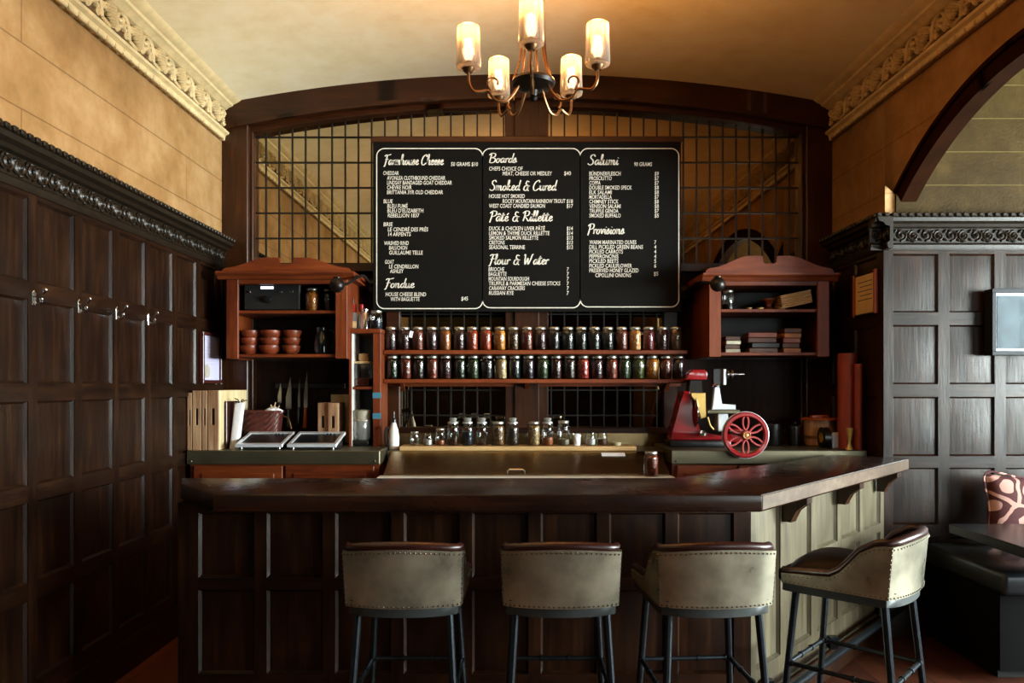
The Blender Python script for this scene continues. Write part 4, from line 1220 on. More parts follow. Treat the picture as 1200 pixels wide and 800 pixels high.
def section(head, hx_, hy_, hw, cap, rows, pr=None):
    mb = MB(); script(mb, head, hx_, hy_, hw, cap); fix_front(mb)
    mb.build('chalk_heading', M['chalk'], cb, smooth=False, recalc=False)
    groups = [[]]
    for r in rows:
        g = groups[-1]
        if g and (abs(r[2] - g[-1][2]) > 8 or r[1] - g[-1][1] > 40): groups.append([]); g = groups[-1]
        g.append(r)
    for g in groups:
        mb = MB(); lines(mb, g); fix_front(mb)
        mb.build('chalk_lettering', M['chalk'], cb, smooth=False, recalc=False)
    for p in (pr or []):
        mb = MB(); prices(mb, *p); fix_front(mb)
        mb.build('chalk_prices', M['chalk'], cb, smooth=False, recalc=False)
section('Farmhouse Cheese', 450, 193, 70, 12, [('50 GRAMS $10', 528.5, 194.5),
    ('CHEDDAR', 449, 205), ('AVONLEA CLOTHBOUND CHEDDAR', 453.5, 210.7), ('LINDSAY BANDAGED GOAT CHEDDAR', 453.5, 216.3), ('CHÈVRE NOIR', 453.5, 221.8), ('BRITTANIA 3YR OLD CHEDDAR', 453.5, 227.4),
    ('BLUE', 449.5, 238), ('BLEU FUMÉ', 454, 243.6), ("BLEU D'ELIZABETH", 454, 249), ('REBELLION 1837', 454.5, 254.6),
    ('BRIE', 449.5, 265), ('LE CENDRÉ DES PRÉS', 454.5, 271), ('14 ARPENTS', 455, 276.6),
    ('WASHED RIND', 450, 287), ('BALUCHON', 456, 292.5), ('GUILLAUME TELLE', 456, 298.2),
    ('GOAT', 451, 309), ('LE CENDRILLON', 456, 314.4), ('ASHLEY', 457, 319.8)])
section('Fondue', 451, 337, 35, 11, [('HOUSE CHEESE BLEND', 452, 347), ('WITH BAGUETTE', 457.5, 352.6), ('$45', 540.5, 352)])
section('Boards', 573, 190.5, 33, 11, [('CHEFS CHOICE OF', 573, 199.8), ('MEAT, CHEESE OR MEDLEY', 589, 205.4), ('$40', 661, 205.2)])
section('Smoked & Cured', 574, 223, 78, 12, [('HOUSE HOT SMOKED', 573, 232), ('ROCKY MOUNTAIN RAINBOW TROUT', 589, 237.8), ('WEST COAST CANDIED SALMON', 573, 243.4)], [(('$18', '$17'), 664, 237.8, 243.4)])
section('Pâté & Rillette', 574, 259, 74, 12, [('DUCK & CHICKEN LIVER PÂTÉ', 573, 269.8), ('LEMON & THYME DUCK RILLETTE', 573, 275.4), ('SMOKED SALMON RILLETTE', 573, 280.8), ('CRETONS', 573, 286.3), ('SEASONAL TERRINE', 573, 291.8)],
    [(('$14', '$14', '$13', '$13', '$13'), 664, 269.8, 291.8)])
section('Flour & Water', 573, 309.6, 70, 12, [('BRIOCHE', 572.5, 317.6), ('BAGUETTE', 572.5, 323.2), ('MOUNTAIN SOURDOUGH', 572.5, 328.8), ('TRUFFLE & PARMESAN CHEESE STICKS', 572.5, 334.2), ('CARAWAY CRACKERS', 573, 339.8), ('RUSSIAN RYE', 573, 345.4)],
    [(('7', '7', '7', '7', '7', '7'), 664, 317.6, 345.4)])
section('Salumi', 689, 193, 36, 12, [('90 GRAMS', 743, 194.6)] + [(t, 690.5, 205.6 + 5.46 * i) for i, t in enumerate(('BÜNDNERFLEISCH', 'PROSCIUTTO', 'COPPA', 'DOUBLE SMOKED SPECK', 'ELK SALAMI', 'MORTADELLA', 'CHIMNEY STICK', 'VENISON SALAMI', 'TRUFFLE GENOA', 'SMOKED BUFFALO'))],
    [(('$9', '$7', '$7', '$8', '$8', '$7', '$8', '$8', '$7', '$5'), 767, 205.6, 254.7)])
section('Provisions', 689, 274, 43, 12, [(t, 690.5, 286 + 5.5 * i) for i, t in enumerate(('WARM MARINATED OLIVES', 'DILL PICKLED GREEN BEANS', 'PICKLED CARROTS', 'PEPPERONCINIS', 'PICKLED BEETS', 'PICKLED CAULIFLOWER', 'PRESERVED HONEY GLAZED'))] + [('CIPOLLINI ONIONS', 697.5, 324.6), ('$5', 766, 323)],
    [(('7', '4', '4', '4', '5', '6'), 766.5, 286, 313.5)])

# ================================================================== jars
def set_mat(o, m):
    o.material_slots[0].link = 'OBJECT'; o.material_slots[0].material = m
def mason(h=0.16, r=0.042, lid='steel', fill=0.86, name='preserve_jar'):
    """jar with screw lid; origin at its foot"""
    t = thing(name, 'jar', 'jar')
    mb = MB()
    out = [(0, 0), (r * 0.86, 0), (r, 0.008), (r, h * 0.74), (r * 0.97, h * 0.79), (r * 0.80, h * 0.86), (r * 0.78, h * 0.91), (r * 0.78, h * 0.99)]
    mb.lathe(out, seg=18); g = mb.build('glass', M['glass'], t, world=False, angle=60)
    mb = MB()
    k = r * 0.93; f = h * fill
    pr = [(0, 0.005), (k * 0.9, 0.005), (k, 0.012), (k, min(f, h * 0.74))]
    if f > h * 0.78: pr += [(k * 0.95, h * 0.78), (k * 0.80, min(f, h * 0.85))]
    pr += [(0, pr[-1][1])]
    mb.lathe(pr, seg=16); c = mb.build('contents', M['wicker'], t, world=False, angle=60)
    mb = MB()
    if lid == 'steel': mb.lathe([(r * 0.70, h * 0.89), (r * 0.84, h * 0.89), (r * 0.86, h * 0.9), (r * 0.86, h * 0.99), (r * 0.82, h), (0, h)], seg=18); mb.build('lid', M['lidm'], t, world=False, angle=50)
    elif lid == 'glass':
        mb.lathe([(0, h * 0.97), (r * 0.8, h * 0.97), (r * 0.83, h * 1.0), (r * 0.8, h * 1.03), (r * 0.5, h * 1.05), (r * 0.62, h * 1.12), (r * 0.66, h * 1.17), (r * 0.5, h * 1.2), (0, h * 1.2)], seg=18); mb.build('lid', M['glasslid'], t, world=False, angle=50)
        mb = MB(); mb.lathe([(r * 0.8, h * 0.955), (r * 0.86, h * 0.96), (r * 0.86, h * 0.975), (r * 0.8, h * 0.98)], seg=18); mb.build('seal', M['white'], t, world=False)
    return t
M['lidm'] = plain('jar_lid_metal', '#b9b6aa', 0.3, 0.9, var=0.08)
M['glasslid'] = glassy('lid_glass', (0.85, 0.86, 0.84), 0.08, 0.35, (0.8, 0.8, 0.76), extra=0.12)
FD = {
 'dark plum fruit': ('#2a1016', '#4a1a24'), 'dark maroon beets': ('#2c0d0f', '#4a1514'), 'red-brown relish': ('#5e2415', '#8a3c22'),
 'orange-brown chutney': ('#8a4a1a', '#b86a2a'), 'red-orange peppers': ('#8e2f12', '#c05424'), 'amber orange slices': ('#a8631a', '#d89a3a'),
 'dark peppers with yellow flecks': ('#2a160c', '#9a6a2a'), 'black preserve': ('#0c0a0b', '#161213'), 'cream and orange vegetables': ('#b8742e', '#e6c896'),
 'ruby red fruit': ('#5a1218', '#8c2024'), 'amber liquid': ('#5e3c16', '#8a5e28'), 'dark green pickles': ('#141c10', '#28341a'),
 'dark brown preserve': ('#22120b', '#3a2114'), 'green beans': ('#25301a', '#44522c'), 'dark teal preserve': ('#0e1614', '#1a2622'),
 'pale cauliflower': ('#b09468', '#eadab4'), 'dark purple preserve': ('#1e0e18', '#36182a'), 'red radishes': ('#8a1d18', '#d87a64'),
 'brick red tomatoes': ('#6e2c1c', '#9a4630'), 'yellow-green pickles': ('#3a4420', '#7c8038'), 'orange globes': ('#b06a1c', '#e0a040'),
}
FM = {k: food('food_' + str(i), v[0], v[1], 55.0) for i, (k, v) in enumerate(FD.items())}
UP = ['dark plum fruit', 'dark maroon beets', 'red-brown relish', 'dark plum fruit', 'orange-brown chutney', 'dark maroon beets', 'red-orange peppers', 'red-orange peppers', 'amber orange slices', 'dark peppers with yellow flecks', 'red-brown relish',
      'dark maroon beets', 'black preserve', 'black preserve', 'black preserve', 'black preserve', 'black preserve', 'red-brown relish', 'cream and orange vegetables', 'ruby red fruit', 'dark maroon beets', 'amber liquid']
LO = ['dark green pickles', 'red-brown relish', 'dark brown preserve', 'brick red tomatoes', 'dark maroon beets', 'dark green pickles', 'green beans', 'black preserve', 'pale cauliflower', 'dark teal preserve', 'dark purple preserve',
      'green beans', 'dark maroon beets', 'dark brown preserve', 'red radishes', 'dark maroon beets', 'brick red tomatoes', 'green beans', 'yellow-green pickles', 'orange globes', 'red-brown relish', 'dark maroon beets']
UX = [175, 222, 270, 318, 365, 415, 460, 508, 557, 605, 653, 700, 748, 797, 843, 890, 937, 985, 1032, 1080, 1128, 1175]
LX = [180, 227, 273, 320, 367, 417, 463, 513, 562, 610, 658, 707, 755, 803, 850, 900, 950, 995, 1045, 1092, 1140, 1185]
ORD = ['leftmost', 'second', 'third', 'fourth', 'fifth', 'sixth', 'seventh', 'eighth', 'ninth', 'tenth', 'eleventh', 'twelfth', 'thirteenth', 'fourteenth', 'fifteenth', 'sixteenth', 'seventeenth', 'eighteenth', 'nineteenth', 'twentieth', 'twenty-first', 'rightmost']
proto = mason(0.160, 0.0415)
first = True
YJ = 5.08
for row, xs, kinds, z in (('upper', UX, UP, UZ), ('lower', LX, LO, LZ)):
    for i, (px, kd) in enumerate(zip(xs, kinds)):
        w = ORD[i]
        pos = (w + ' on the %s jar shelf' % row) if i in (0, 21) else (w + ' from left on the %s jar shelf' % row)
        lab = 'lidded jar of %s, %s' % (kd, pos)
        loc = (PX(400 + px / 3, YJ) , YJ + random.uniform(-0.004, 0.004), z)
        if first: j = proto; j.location = loc; j['label'] = lab; first = False
        else: j = dup(proto, loc, random.uniform(0, 6), lab)
        j['group'] = 'preserve jars on the %s shelf' % row
        for c in j.children:
            if c.name.startswith('contents'): set_mat(c, FM[kd])
        if row == 'upper' and i == 1:
            mb = MB(); mb.box(0.012, 0.036, -0.050, -0.048, 0.095, 0.14, 0, Matrix.Rotation(0.25, 4, 'Y') @ Matrix.Translation((0, 0, 0.0))); tg = mb.build('paper_tag', M['paper'], j, world=False); j.rotation_euler = (0, 0, 0); tg['label'] = 'small white paper tag'
        if row == 'lower' and i == 18:
            mb = MB(); mb.lathe([(0, -0.0445), (0.012, -0.0445), (0.012, -0.0425), (0, -0.0425)], (0.018, 0, 0.09), 14, 'y'); tg = mb.build('round_sticker', M['paper'], j, world=False); j.rotation_euler = (0, 0, 0); tg['label'] = 'small round pale sticker'

# ------------------------------------------------------------ jars on the pale plank
YP = 4.91
FX = {'nuts': food('nuts', '#5a3a1c', '#b08a58', 70), 'beans': food('beans', '#1c100c', '#4a2c20', 70), 'pale nuts': food('pale_nuts', '#8a6a40', '#e0c89a', 65),
      'orange spice': food('orange_spice', '#8a4420', '#b8683a', 90), 'dark syrup': plain('dark_syrup', '#2a0f0c', 0.2), 'blue-black berries': food('berries', '#0c1420', '#22344a', 60),
      'white salt': plain('white_salt', '#d8d6d4', 0.8), 'brown spice': food('brown_spice', '#4a2e1e', '#7a5236', 90), 'grey seeds': food('grey_seeds', '#6a6050', '#a89a80', 90)}
SPEC = [  # px, height px, width px, lid, contents, fill, label
 (486, 16, 11, 'steel', 'grey seeds', 0.12, 'small almost empty lidded jar, leftmost on the pale plank'),
 (501.5, 15, 10, None, 'white salt', 0.45, 'small open jar of white salt on the pale plank'),
 (516, 20, 12, 'steel', 'orange spice', 0.3, 'small lidded jar with orange spice in the bottom, on the pale plank'),
 (531, 27, 14, 'glass', 'dark syrup', 0.3, 'glass-stoppered jar with dark red syrup low inside, on the pale plank'),
 (548, 27, 14, 'glass', 'blue-black berries', 0.6, 'glass-stoppered jar with blue-black contents on the pale plank'),
 (565, 27, 13.5, 'glass', 'dark syrup', 0.12, 'nearly empty glass-stoppered jar left of the jar of nuts'),
 (583.6, 28, 16, 'steel', 'nuts', 0.82, 'metal-lidded jar full of brown nuts on the pale plank'),
 (601, 27, 14, 'glass', 'beans', 0.9, 'glass-stoppered jar full of dark beans on the pale plank'),
 (625.5, 28, 15, 'steel', 'pale nuts', 0.82, 'metal-lidded jar full of pale nuts on the pale plank'),
 (641.7, 27, 14, 'glass', 'orange spice', 0.35, 'glass-stoppered jar with orange spice in its bottom third'),
 (660.4, 29, 14.5, 'steel', 'grey seeds', 0.25, 'tall steel-lidded jar with a little pale grain, right end of the tall jars'),
 (692, 15, 12, None, 'white salt', 0.5, 'low open glass of white salt at the right of the plank'),
 (705.7, 15, 12, None, 'brown spice', 0.5, 'low open glass of brown spice at the right of the plank'),
]
for (px, hp, wpx, lid, kd, fl, lab) in SPEC:
    k = YP / F
    j = mason(hp * k, wpx * k / 2, lid, fl, 'ingredient_jar')
    j.location = (PX(px, YP), YP, PLZ); j['label'] = lab; j['group'] = 'ingredient jars on the pale plank'
    for c in j.children:
        if c.name.startswith('contents'): set_mat(c, FX[kd])
px = PX(676, YP)
mb = MB()
def crump(u, v):
    a = 2 * PI * u; r = 0.026 * (0.8 + 0.25 * v) * (1 + 0.09 * math.sin(5 * a + 9 * v)); return (px + r * math.cos(a), YP + r * math.sin(a), PLZ + 0.075 * v + (0.006 * math.sin(3 * a) if v > 0.9 else 0))
mb.grid(crump, 20, 6, True); mb.lathe([(0, PLZ + 0.001), (0.02, PLZ + 0.001)], (px, YP, 0), 20)
tag(mb.build('paper_cup', M['paper'], origin=(px, YP, PLZ)), 'crumpled white paper cup between the jars at the right of the plank', 'cup')
px = PX(722.7, YP)
mb = MB(); mb.lathe([(0, 0), (0.026, 0), (0.03, 0.006), (0.034, 0.022), (0.032, 0.022), (0.026, 0.008), (0, 0.006)], (px, YP, PLZ), 20)
d = mb.build('dip_dish', plain('pale_green_glaze', '#a8a480', 0.35), origin=(px, YP, PLZ)); tag(d, 'tiny pale green dish at the right end of the plank', 'dish')
j = mason(0.15, 0.043, 'steel', 0.85, 'preserve_jar'); j.location = (PX(763, 4.455), 4.455, 0.948); j['label'] = 'jar of dark red relish on the white cutting board of the prep table'
for c in j.children:
    if c.name.startswith('contents'): set_mat(c, FM['brick red tomatoes'])

# ------------------------------------------------------------ left wall cabinet contents
YI = 4.96
am = thing('amplifier', 'black audio amplifier with small lit details on the upper shelf of the left cabinet', 'amplifier', (PX(318, YI), 5.08, lc_shelf)); am['_loc'] = (PX(318, YI), 5.08, lc_shelf)
a0, a1 = PX(286, YI), PX(352, YI)
mb = MB(); mb.box(a0, a1, YI, 5.28, lc_shelf + 0.012, PZ(332, YI), 0.006); mb.build('case', M['black'], am)
mb = MB(); mb.box(a0 + 0.005, a1 - 0.005, YI - 0.008, YI + 0.002, lc_shelf + 0.016, PZ(333, YI), 0.003); amf = mb.build('front_panel', M['blackmat'], am)
mb = MB(); mb.box(PX(306, YI), PX(321, YI), YI - 0.011, YI - 0.007, PZ(338.8, YI), PZ(335.6, YI)); o = mb.build('display', emit('display_light', (0.85, 0.9, 1.0), 1.2), am); o.parent = amf; o['label'] = 'small white lit display'
mb = MB(); mb.lathe([(0, -0.03), (0.02, -0.028), (0.024, -0.004), (0.024, 0.0), (0, 0.0)], (PX(315, YI), YI - 0.008, PZ(351, YI)), 18, 'y'); mb.build('volume_knob', M['black'], am).parent = amf
for px_ in (PX(292, YI), PX(329, YI), PX(342, YI)):
    mb = MB(); mb.box(px_ - 0.014, px_ + 0.014, YI - 0.012, YI - 0.007, PZ(343, YI), PZ(341, YI), 0.001); mb.build('button', M['chrome'], am).parent = amf
for px_ in (a0 + 0.03, a1 - 0.03):
    for y_ in (YI + 0.03, 5.24):
        mb = MB(); mb.lathe([(0, 0), (0.012, 0), (0.014, 0.013), (0, 0.013)], (px_, y_, lc_shelf), 12); mb.build('foot', M['black'], am)
def jar_at(px, Y, z, h, r, kd, label, fill=0.86, name='preserve_jar'):
    j = mason(h, r, 'steel', fill, name); j.location = (PX(px, Y), Y, z); j['label'] = label
    for c in j.children:
        if c.name.startswith('contents'): set_mat(c, kd)
    return j
jar_at(366, YI, lc_shelf, 0.158, 0.045, FM['orange globes'], 'jar of orange snacks on the upper shelf of the left cabinet')
jar_at(384.5, YI + 0.03, lc_shelf, 0.158, 0.037, FM['black preserve'], 'jar of black preserve right of the orange jar in the left cabinet')
def bowl_mesh(r, h):
    mb = MB(); mb.lathe([(0, 0), (r * 0.5, 0), (r * 0.55, 0.006), (r * 0.85, h * 0.4), (r, h * 0.85), (r * 0.99, h), (r * 0.93, h * 0.98), (r * 0.8, h * 0.45), (r * 0.5, 0.014), (0, 0.012)], seg=24)
    return mb
YBW = 4.99
bz0 = lc_bot
protob = None
for si, (px, rad, nm) in enumerate(((293, 0.062, 'left'), (317, 0.072, 'middle'), (342, 0.060, 'right'))):
    for k in range(3):
        lv = ('bottom', 'middle', 'topmost')[k]
        o = bowl_mesh(rad * (1 if k != 1 else 0.96), 0.062).build('wooden_bowl', M['copper'])
        o.location = (PX(px, YBW) + 0.004 * ((k * 7 + si * 3) % 3 - 1), YBW, bz0 + 0.0505 * k)
        tag(o, 'turned brown bowl, %s of the %s stack in the left cabinet' % (lv, nm), 'bowl', 'stacked bowls in the left cabinet')
px, y_ = PX(378, YBW), YBW
gp = thing('glass_pitcher', 'dark bluish glass pitcher on the lower shelf of the left cabinet', 'pitcher', (px, y_, bz0)); gp['_loc'] = (px, y_, bz0)
mb = MB(); mb.lathe([(0, 0.0), (0.05, 0.0), (0.058, 0.01), (0.062, 0.06), (0.052, 0.12), (0.042, 0.15), (0.046, 0.185), (0.043, 0.185), (0.039, 0.15), (0.049, 0.12), (0.058, 0.06), (0.054, 0.014), (0, 0.01)], (px, y_, bz0), 22); mb.build('body', plain('dark_blue_glass', '#18222c', 0.08, var=0.1, coat=0.5), gp)
mb = MB(); mb.tube(smoothpath([(px + 0.045, y_ - 0.01, bz0 + 0.165), (px + 0.085, y_ - 0.015, bz0 + 0.15), (px + 0.088, y_ - 0.015, bz0 + 0.08), (px + 0.06, y_ - 0.01, bz0 + 0.05)], 5), 0.007, 8); mb.build('handle', M['black'], gp)

# ------------------------------------------------------------ right wall cabinet contents
YI2 = 4.98
j = mason(0.135, 0.04, 'steel', 0.3, 'canister_jar'); j.location = (PX(853, YI2), YI2, rc_shelf); j['label'] = 'dark glass jar at the left of the upper shelf in the right cabinet'
for c in j.children:
    if c.name.startswith('contents'): set_mat(c, FM['black preserve'])
for px, r_, lab in ((876, 0.02, 'tiny pale dish beside the dark jar in the right cabinet'), (889, 0.026, 'small pale dish in the middle of the upper shelf, right cabinet'), (914, 0.026, 'small pale dish left of the slanting boards, right cabinet')):
    mb = MB(); mb.lathe([(0, 0), (r_ * 0.6, 0), (r_, 0.016), (r_ * 0.92, 0.016), (r_ * 0.55, 0.004), (0, 0.004)], seg=20)
    o = mb.build('sauce_dish', M['plank']); o.location = (PX(px, YI2), YI2 - 0.03, rc_shelf); tag(o, lab, 'dish', 'small dishes in the right cabinet')
mb = MB(); mb.lathe([(0, 0), (0.03, 0), (0.032, 0.01), (0.018, 0.03), (0.02, 0.05), (0.052, 0.075), (0.054, 0.082), (0.046, 0.08), (0.0, 0.058)], seg=22)
o = mb.build('footed_bowl', M['copper']); o.location = (PX(901, YI2 + 0.05), YI2 + 0.05, rc_shelf); tag(o, 'small brown footed bowl on the upper shelf of the right cabinet', 'bowl')
for k in range(7):
    mb = MB(); mb.box(-0.105, 0.105, -0.08, 0.08, 0.0, 0.011, 0.004)
    o = mb.build('serving_board', M['plank']); o.location = (PX(931, YI2) - 0.002 * k, YI2 + 0.02, rc_shelf + 0.028 + 0.0125 * k); o.rotation_euler = (0, -0.20, 0.0)
    tag(o, 'thin wooden board, %s from the bottom of the slanting stack in the right cabinet' % ('lowest', 'second', 'third', 'fourth', 'fifth', 'sixth', 'topmost')[k] if 0 < k < 6 else 'thin wooden board, %s of the slanting stack in the right cabinet' % ('lowest' if k == 0 else 'topmost'), 'board', 'slanting boards in the right cabinet')
def stack(px, n, w, dp, h, mat, nm, cat, lab, grp, Y=YI2, z=None, jitter=0.006):
    for k in range(n):
        mb = MB(); mb.box(-w / 2, w / 2, -dp / 2, dp / 2, 0.0, h - 0.001, min(0.004, h * 0.3))
        o = mb.build(nm, mat[k % len(mat)]); o.location = (PX(px, Y) + random.uniform(-jitter, jitter), Y + 0.03, (z if z else rc_bot) + h * k); o.rotation_euler = (0, 0, random.uniform(-0.05, 0.05))
        if n == 1: tag(o, lab, cat)
        else:
            lv = 'bottom' if k == 0 else ('topmost' if k == n - 1 else ('second', 'third', 'fourth', 'fifth', 'sixth')[k - 1] + ' from bottom')
            tag(o, lab % lv, cat, grp)
PB = plain('dark_box', '#4a2a1a', 0.5, var=0.2); PC = plain('tan_box', '#9a6636', 0.5, var=0.2); PD = plain('pale_tin', '#a8a08c', 0.35, 0.4, var=0.15)
stack(857, 4, 0.10, 0.12, 0.028, [PD, PB], 'food_tin', 'tin', 'flat pale tin, %s of the left pile on the lower shelf, right cabinet', 'flat tins in the right cabinet')
stack(893, 4, 0.19, 0.14, 0.034, [PB, M['cab_in'], PB, M['copper']], 'cracker_box', 'box', 'flat brown box, %s of the middle pile on the lower shelf, right cabinet', 'brown boxes in the right cabinet', jitter=0.012)
stack(926, 5, 0.115, 0.14, 0.033, [PC, PB, M['copper'], PC, PB], 'sausage_packet', 'packet', 'orange-brown packet, %s of the right pile on the lower shelf, right cabinet', 'packets in the right cabinet', jitter=0.01)

# ------------------------------------------------------------ left counter
YL = 4.63
def crate(px0, px1, Y, dep, ztop, mat, label, slot=True, grp='wooden crates at the left end of the counter', body=None):
    x0, x1 = PX(px0, Y), PX(px1, Y)
    w = x1 - x0; xm = (x0 + x1) / 2
    t = thing('wooden_crate', label, 'crate', (xm, Y, CT), 0, grp); t['_loc'] = (xm, Y, CT)
    zt = ztop; h = zt - CT
    # front end board with a hand slot
    mb = MB()
    sw, s0, s1 = min(0.012, w * 0.16), CT + h * 0.42, CT + h * 0.70
    if slot:
        mb.box(x0, xm - sw, Y, Y + 0.012, CT, zt, 0.001); mb.box(xm + sw, x1, Y, Y + 0.012, CT, zt, 0.001)
        mb.box(xm - sw, xm + sw, Y, Y + 0.012, CT, s0); mb.box(xm - sw, xm + sw, Y, Y + 0.012, s1, zt)
    else: mb.box(x0, x1, Y, Y + 0.012, CT, zt, 0.001)
    bmesh.ops.remove_doubles(mb.bm, verts=mb.bm.verts[:], dist=0.0005)
    mb.build('end_board', mat, t)
    if slot:
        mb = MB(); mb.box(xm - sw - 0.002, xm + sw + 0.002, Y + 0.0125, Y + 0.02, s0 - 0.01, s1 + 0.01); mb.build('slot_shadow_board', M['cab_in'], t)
    mb = MB(); mb.box(x0, x1, Y + 0.0205, Y + dep, CT, zt, 0.002); mb.build('crate_body', body or mat, t)
    return t
crate(219.5, 224.5, YL, 0.36, PZ(460, YL), M['crate'], 'thin wooden crate, leftmost on the left counter')
crate(225.6, 235.6, YL, 0.36, PZ(457.5, YL), M['crate'], 'wooden crate with a hand slot, second from left on the counter')
crate(236.8, 242.6, YL, 0.36, PZ(457.5, YL), M['crate'], 'thin wooden crate, third from left on the counter')
crate(243.8, 255.5, YL, 0.50, PZ(457.2, YL), M['crate'], 'wooden crate with a pale broad side facing right, beside the white paper bag', body=M['board_pale'])
yb_ = 4.74
bag = thing('paper_bag', 'tall white paper bag leaning beside the wooden crates', 'bag', (PX(277, yb_), yb_, CT)); bag['_loc'] = (PX(277, yb_), yb_, CT)
mb = MB()
x0, x1 = PX(267.5, yb_), PX(276.5, yb_)
mb = MB()
V = []
def bagf(u, v):
    a = 2 * PI * u
    wx = 0.5 * (x1 - x0) * (1 + 0.25 * v); wy = 0.035 * (1 - 0.55 * v)
    cxx = (x0 + x1) / 2 + 0.035 * v
    s = lambda q: math.copysign(abs(q) ** 0.4, q)
    return (cxx + wx * s(math.cos(a)), yb_ + 0.04 + wy * s(math.sin(a)), CT + v * (PZ(472, yb_) - CT) + (0.006 * math.sin(4 * a) if v > 0.95 else 0))
mb.grid(bagf, 24, 8, True); mb.face([bagf(i / 24, 0) for i in range(24)]); mb.face([bagf(i / 24, 0.97) for i in range(24)]); mb.build('bag_body', M['paper'], bag, angle=60)
mb = MB()
for k in range(5):
    a = k * 1.3; mb.tube([(PX(279, yb_), yb_ + 0.04, PZ(473, yb_)), (PX(279, yb_) + 0.022 * math.cos(a), yb_ + 0.04 + 0.01 * math.sin(a), PZ(469.5, yb_) + 0.008 * math.sin(a * 2)), (PX(279, yb_) + 0.045 * math.cos(a), yb_ + 0.04 + 0.02 * math.sin(a), PZ(469, yb_) + 0.012 * math.sin(a * 2))], 0.004, 5)
o = mb.build('twist_tie', M['blackmat'], bag); o['label'] = 'dark twisted tie at the neck'
mb = MB(); mb.box(PX(264, 4.73), PX(266.5, 4.73), 4.72, 4.90, CT, PZ(470, 4.73), 0.003)
o = mb.build('menu_folder', M['roll'], origin=(PX(265, 4.8), 4.8, CT)); tag(o, 'dark red-brown folder standing behind the white paper bag', 'folder')

# two slanted steel-framed food pans
def slant_pan(px0, px1, label):
    Y0, Y1 = 4.64, 4.90
    x0, x1 = PX(px0, Y0), PX(px1, Y0)
    t = thing('countertop_scale', label, 'scale', ((x0 + x1) / 2, 4.75, CT), 0, 'slanted steel-rimmed countertop scales'); t['_loc'] = ((x0 + x1) / 2, 4.75, CT)
    za, zb = CT + 0.035, PZ(505.5, Y1)
    mb = MB(); mb.prism([(Y0 + 0.02, CT + 0.004), (Y0 + 0.02, za - 0.005), (Y1 - 0.01, zb - 0.016), (Y1 - 0.01, CT + 0.004)], 'yz', x0 + 0.02, x1 - 0.02); mb.build('base', M['blackmat'], t)
    def sl(y): return za + (zb - za) * (y - Y0) / (Y1 - Y0)
    mb = MB()
    for (ya, yb2, xa, xb) in ((Y0, Y0 + 0.028, x0, x1), (Y1 - 0.028, Y1, x0, x1), (Y0 + 0.028, Y1 - 0.028, x0, x0 + 0.022), (Y0 + 0.028, Y1 - 0.028, x1 - 0.022, x1)):
        mb.prism([(ya, sl(ya) - 0.018), (yb2, sl(yb2) - 0.018), (yb2, sl(yb2)), (ya, sl(ya))], 'yz', xa, xb, 0.003)
    bmesh.ops.remove_doubles(mb.bm, verts=mb.bm.verts[:], dist=0.0005)
    mb.build('rim', M['cast'], t)
    mb = MB(); mb.prism([(Y0 + 0.02, sl(Y0 + 0.02) - 0.014), (Y1 - 0.02, sl(Y1 - 0.02) - 0.014), (Y1 - 0.02, sl(Y1 - 0.02) - 0.007), (Y0 + 0.02, sl(Y0 + 0.02) - 0.007)], 'yz', x0 + 0.018, x1 - 0.018); mb.build('dark_plate', M['black'], t)
    for dx in (0.06, 0.085, 0.105):
        y_ = Y1 - 0.06
        mb = MB(); mb.ball((x1 - dx, y_, sl(y_)), 0.008, 1); mb.build('button', M['gun'], t)
    for xx in (x0 + 0.03, x1 - 0.03):
        mb = MB(); mb.box(xx - 0.012, xx + 0.012, Y0 + 0.01, Y0 + 0.03, CT, za - 0.012, 0.003); mb.build('foot', M['chrome'], t)
    return t
slant_pan(275, 331, 'slanted steel-rimmed scale with dark plate below the wicker basket')
slant_pan(336, 394, 'slanted steel-rimmed scale with dark plate below the orange-handled knife')

# wicker basket on a stand board behind the scales
YW = 4.99
wx, wz0 = PX(307, YW), PZ(506, YW)
bs = thing('wicker_basket', 'dark red-brown wicker basket holding a white cloth on the left counter', 'basket', (wx, YW, CT)); bs['_loc'] = (wx, YW, CT)
def basket(u, v):
    a = 2 * PI * u; s = lambda q: math.copysign(abs(q) ** 0.55, q)
    k = 0.80 + 0.2 * v
    rib = 0.002 * (1 if (int(u * 36 + 0.01) + int(v * 12 + 0.01)) % 2 else -1)
    return (wx + (0.132 * k + rib) * s(math.cos(a)), YW + (0.095 * k + rib) * s(math.sin(a)), CT + v * (PZ(482, YW) - CT))
mb = MB(); mb.grid(basket, 36, 12, True); mb.face([basket(i / 36, 0) for i in range(36)]); mb.build('basket_body', M['wicker'], bs, smooth=False)
mb = MB(); mb.tube([Vector(basket(i / 36, 1.0)) for i in range(36)], 0.009, 8, True); mb.build('rim', M['wicker'], bs)
mb = MB(); mb.tube(smoothpath([(wx + 0.14, YW - 0.02, PZ(487, YW)), (wx + 0.185, YW - 0.03, PZ(490, YW)), (wx + 0.205, YW - 0.03, PZ(502, YW))], 5), 0.006, 7); mb.build('handle', M['bronze'], bs)
wcx = PX(322, YW)
mb = MB()
def clothf(u, v):
    a = 2 * PI * u; r = 0.045 * math.sin(PI * (0.08 + 0.9 * v)) * (1 + 0.18 * math.sin(3 * a + 4 * v) + 0.1 * math.sin(7 * a))
    return (wcx + r * 1.1 * math.cos(a), YW - 0.02 + r * math.sin(a), PZ(486, YW) + 0.06 * v)
mb.grid(clothf, 26, 10, True); o = mb.build('napkin', M['paper'], origin=(wcx, YW, PZ(486, YW)), angle=70); tag(o, 'crumpled white napkin on the rim of the wicker basket', 'napkin')
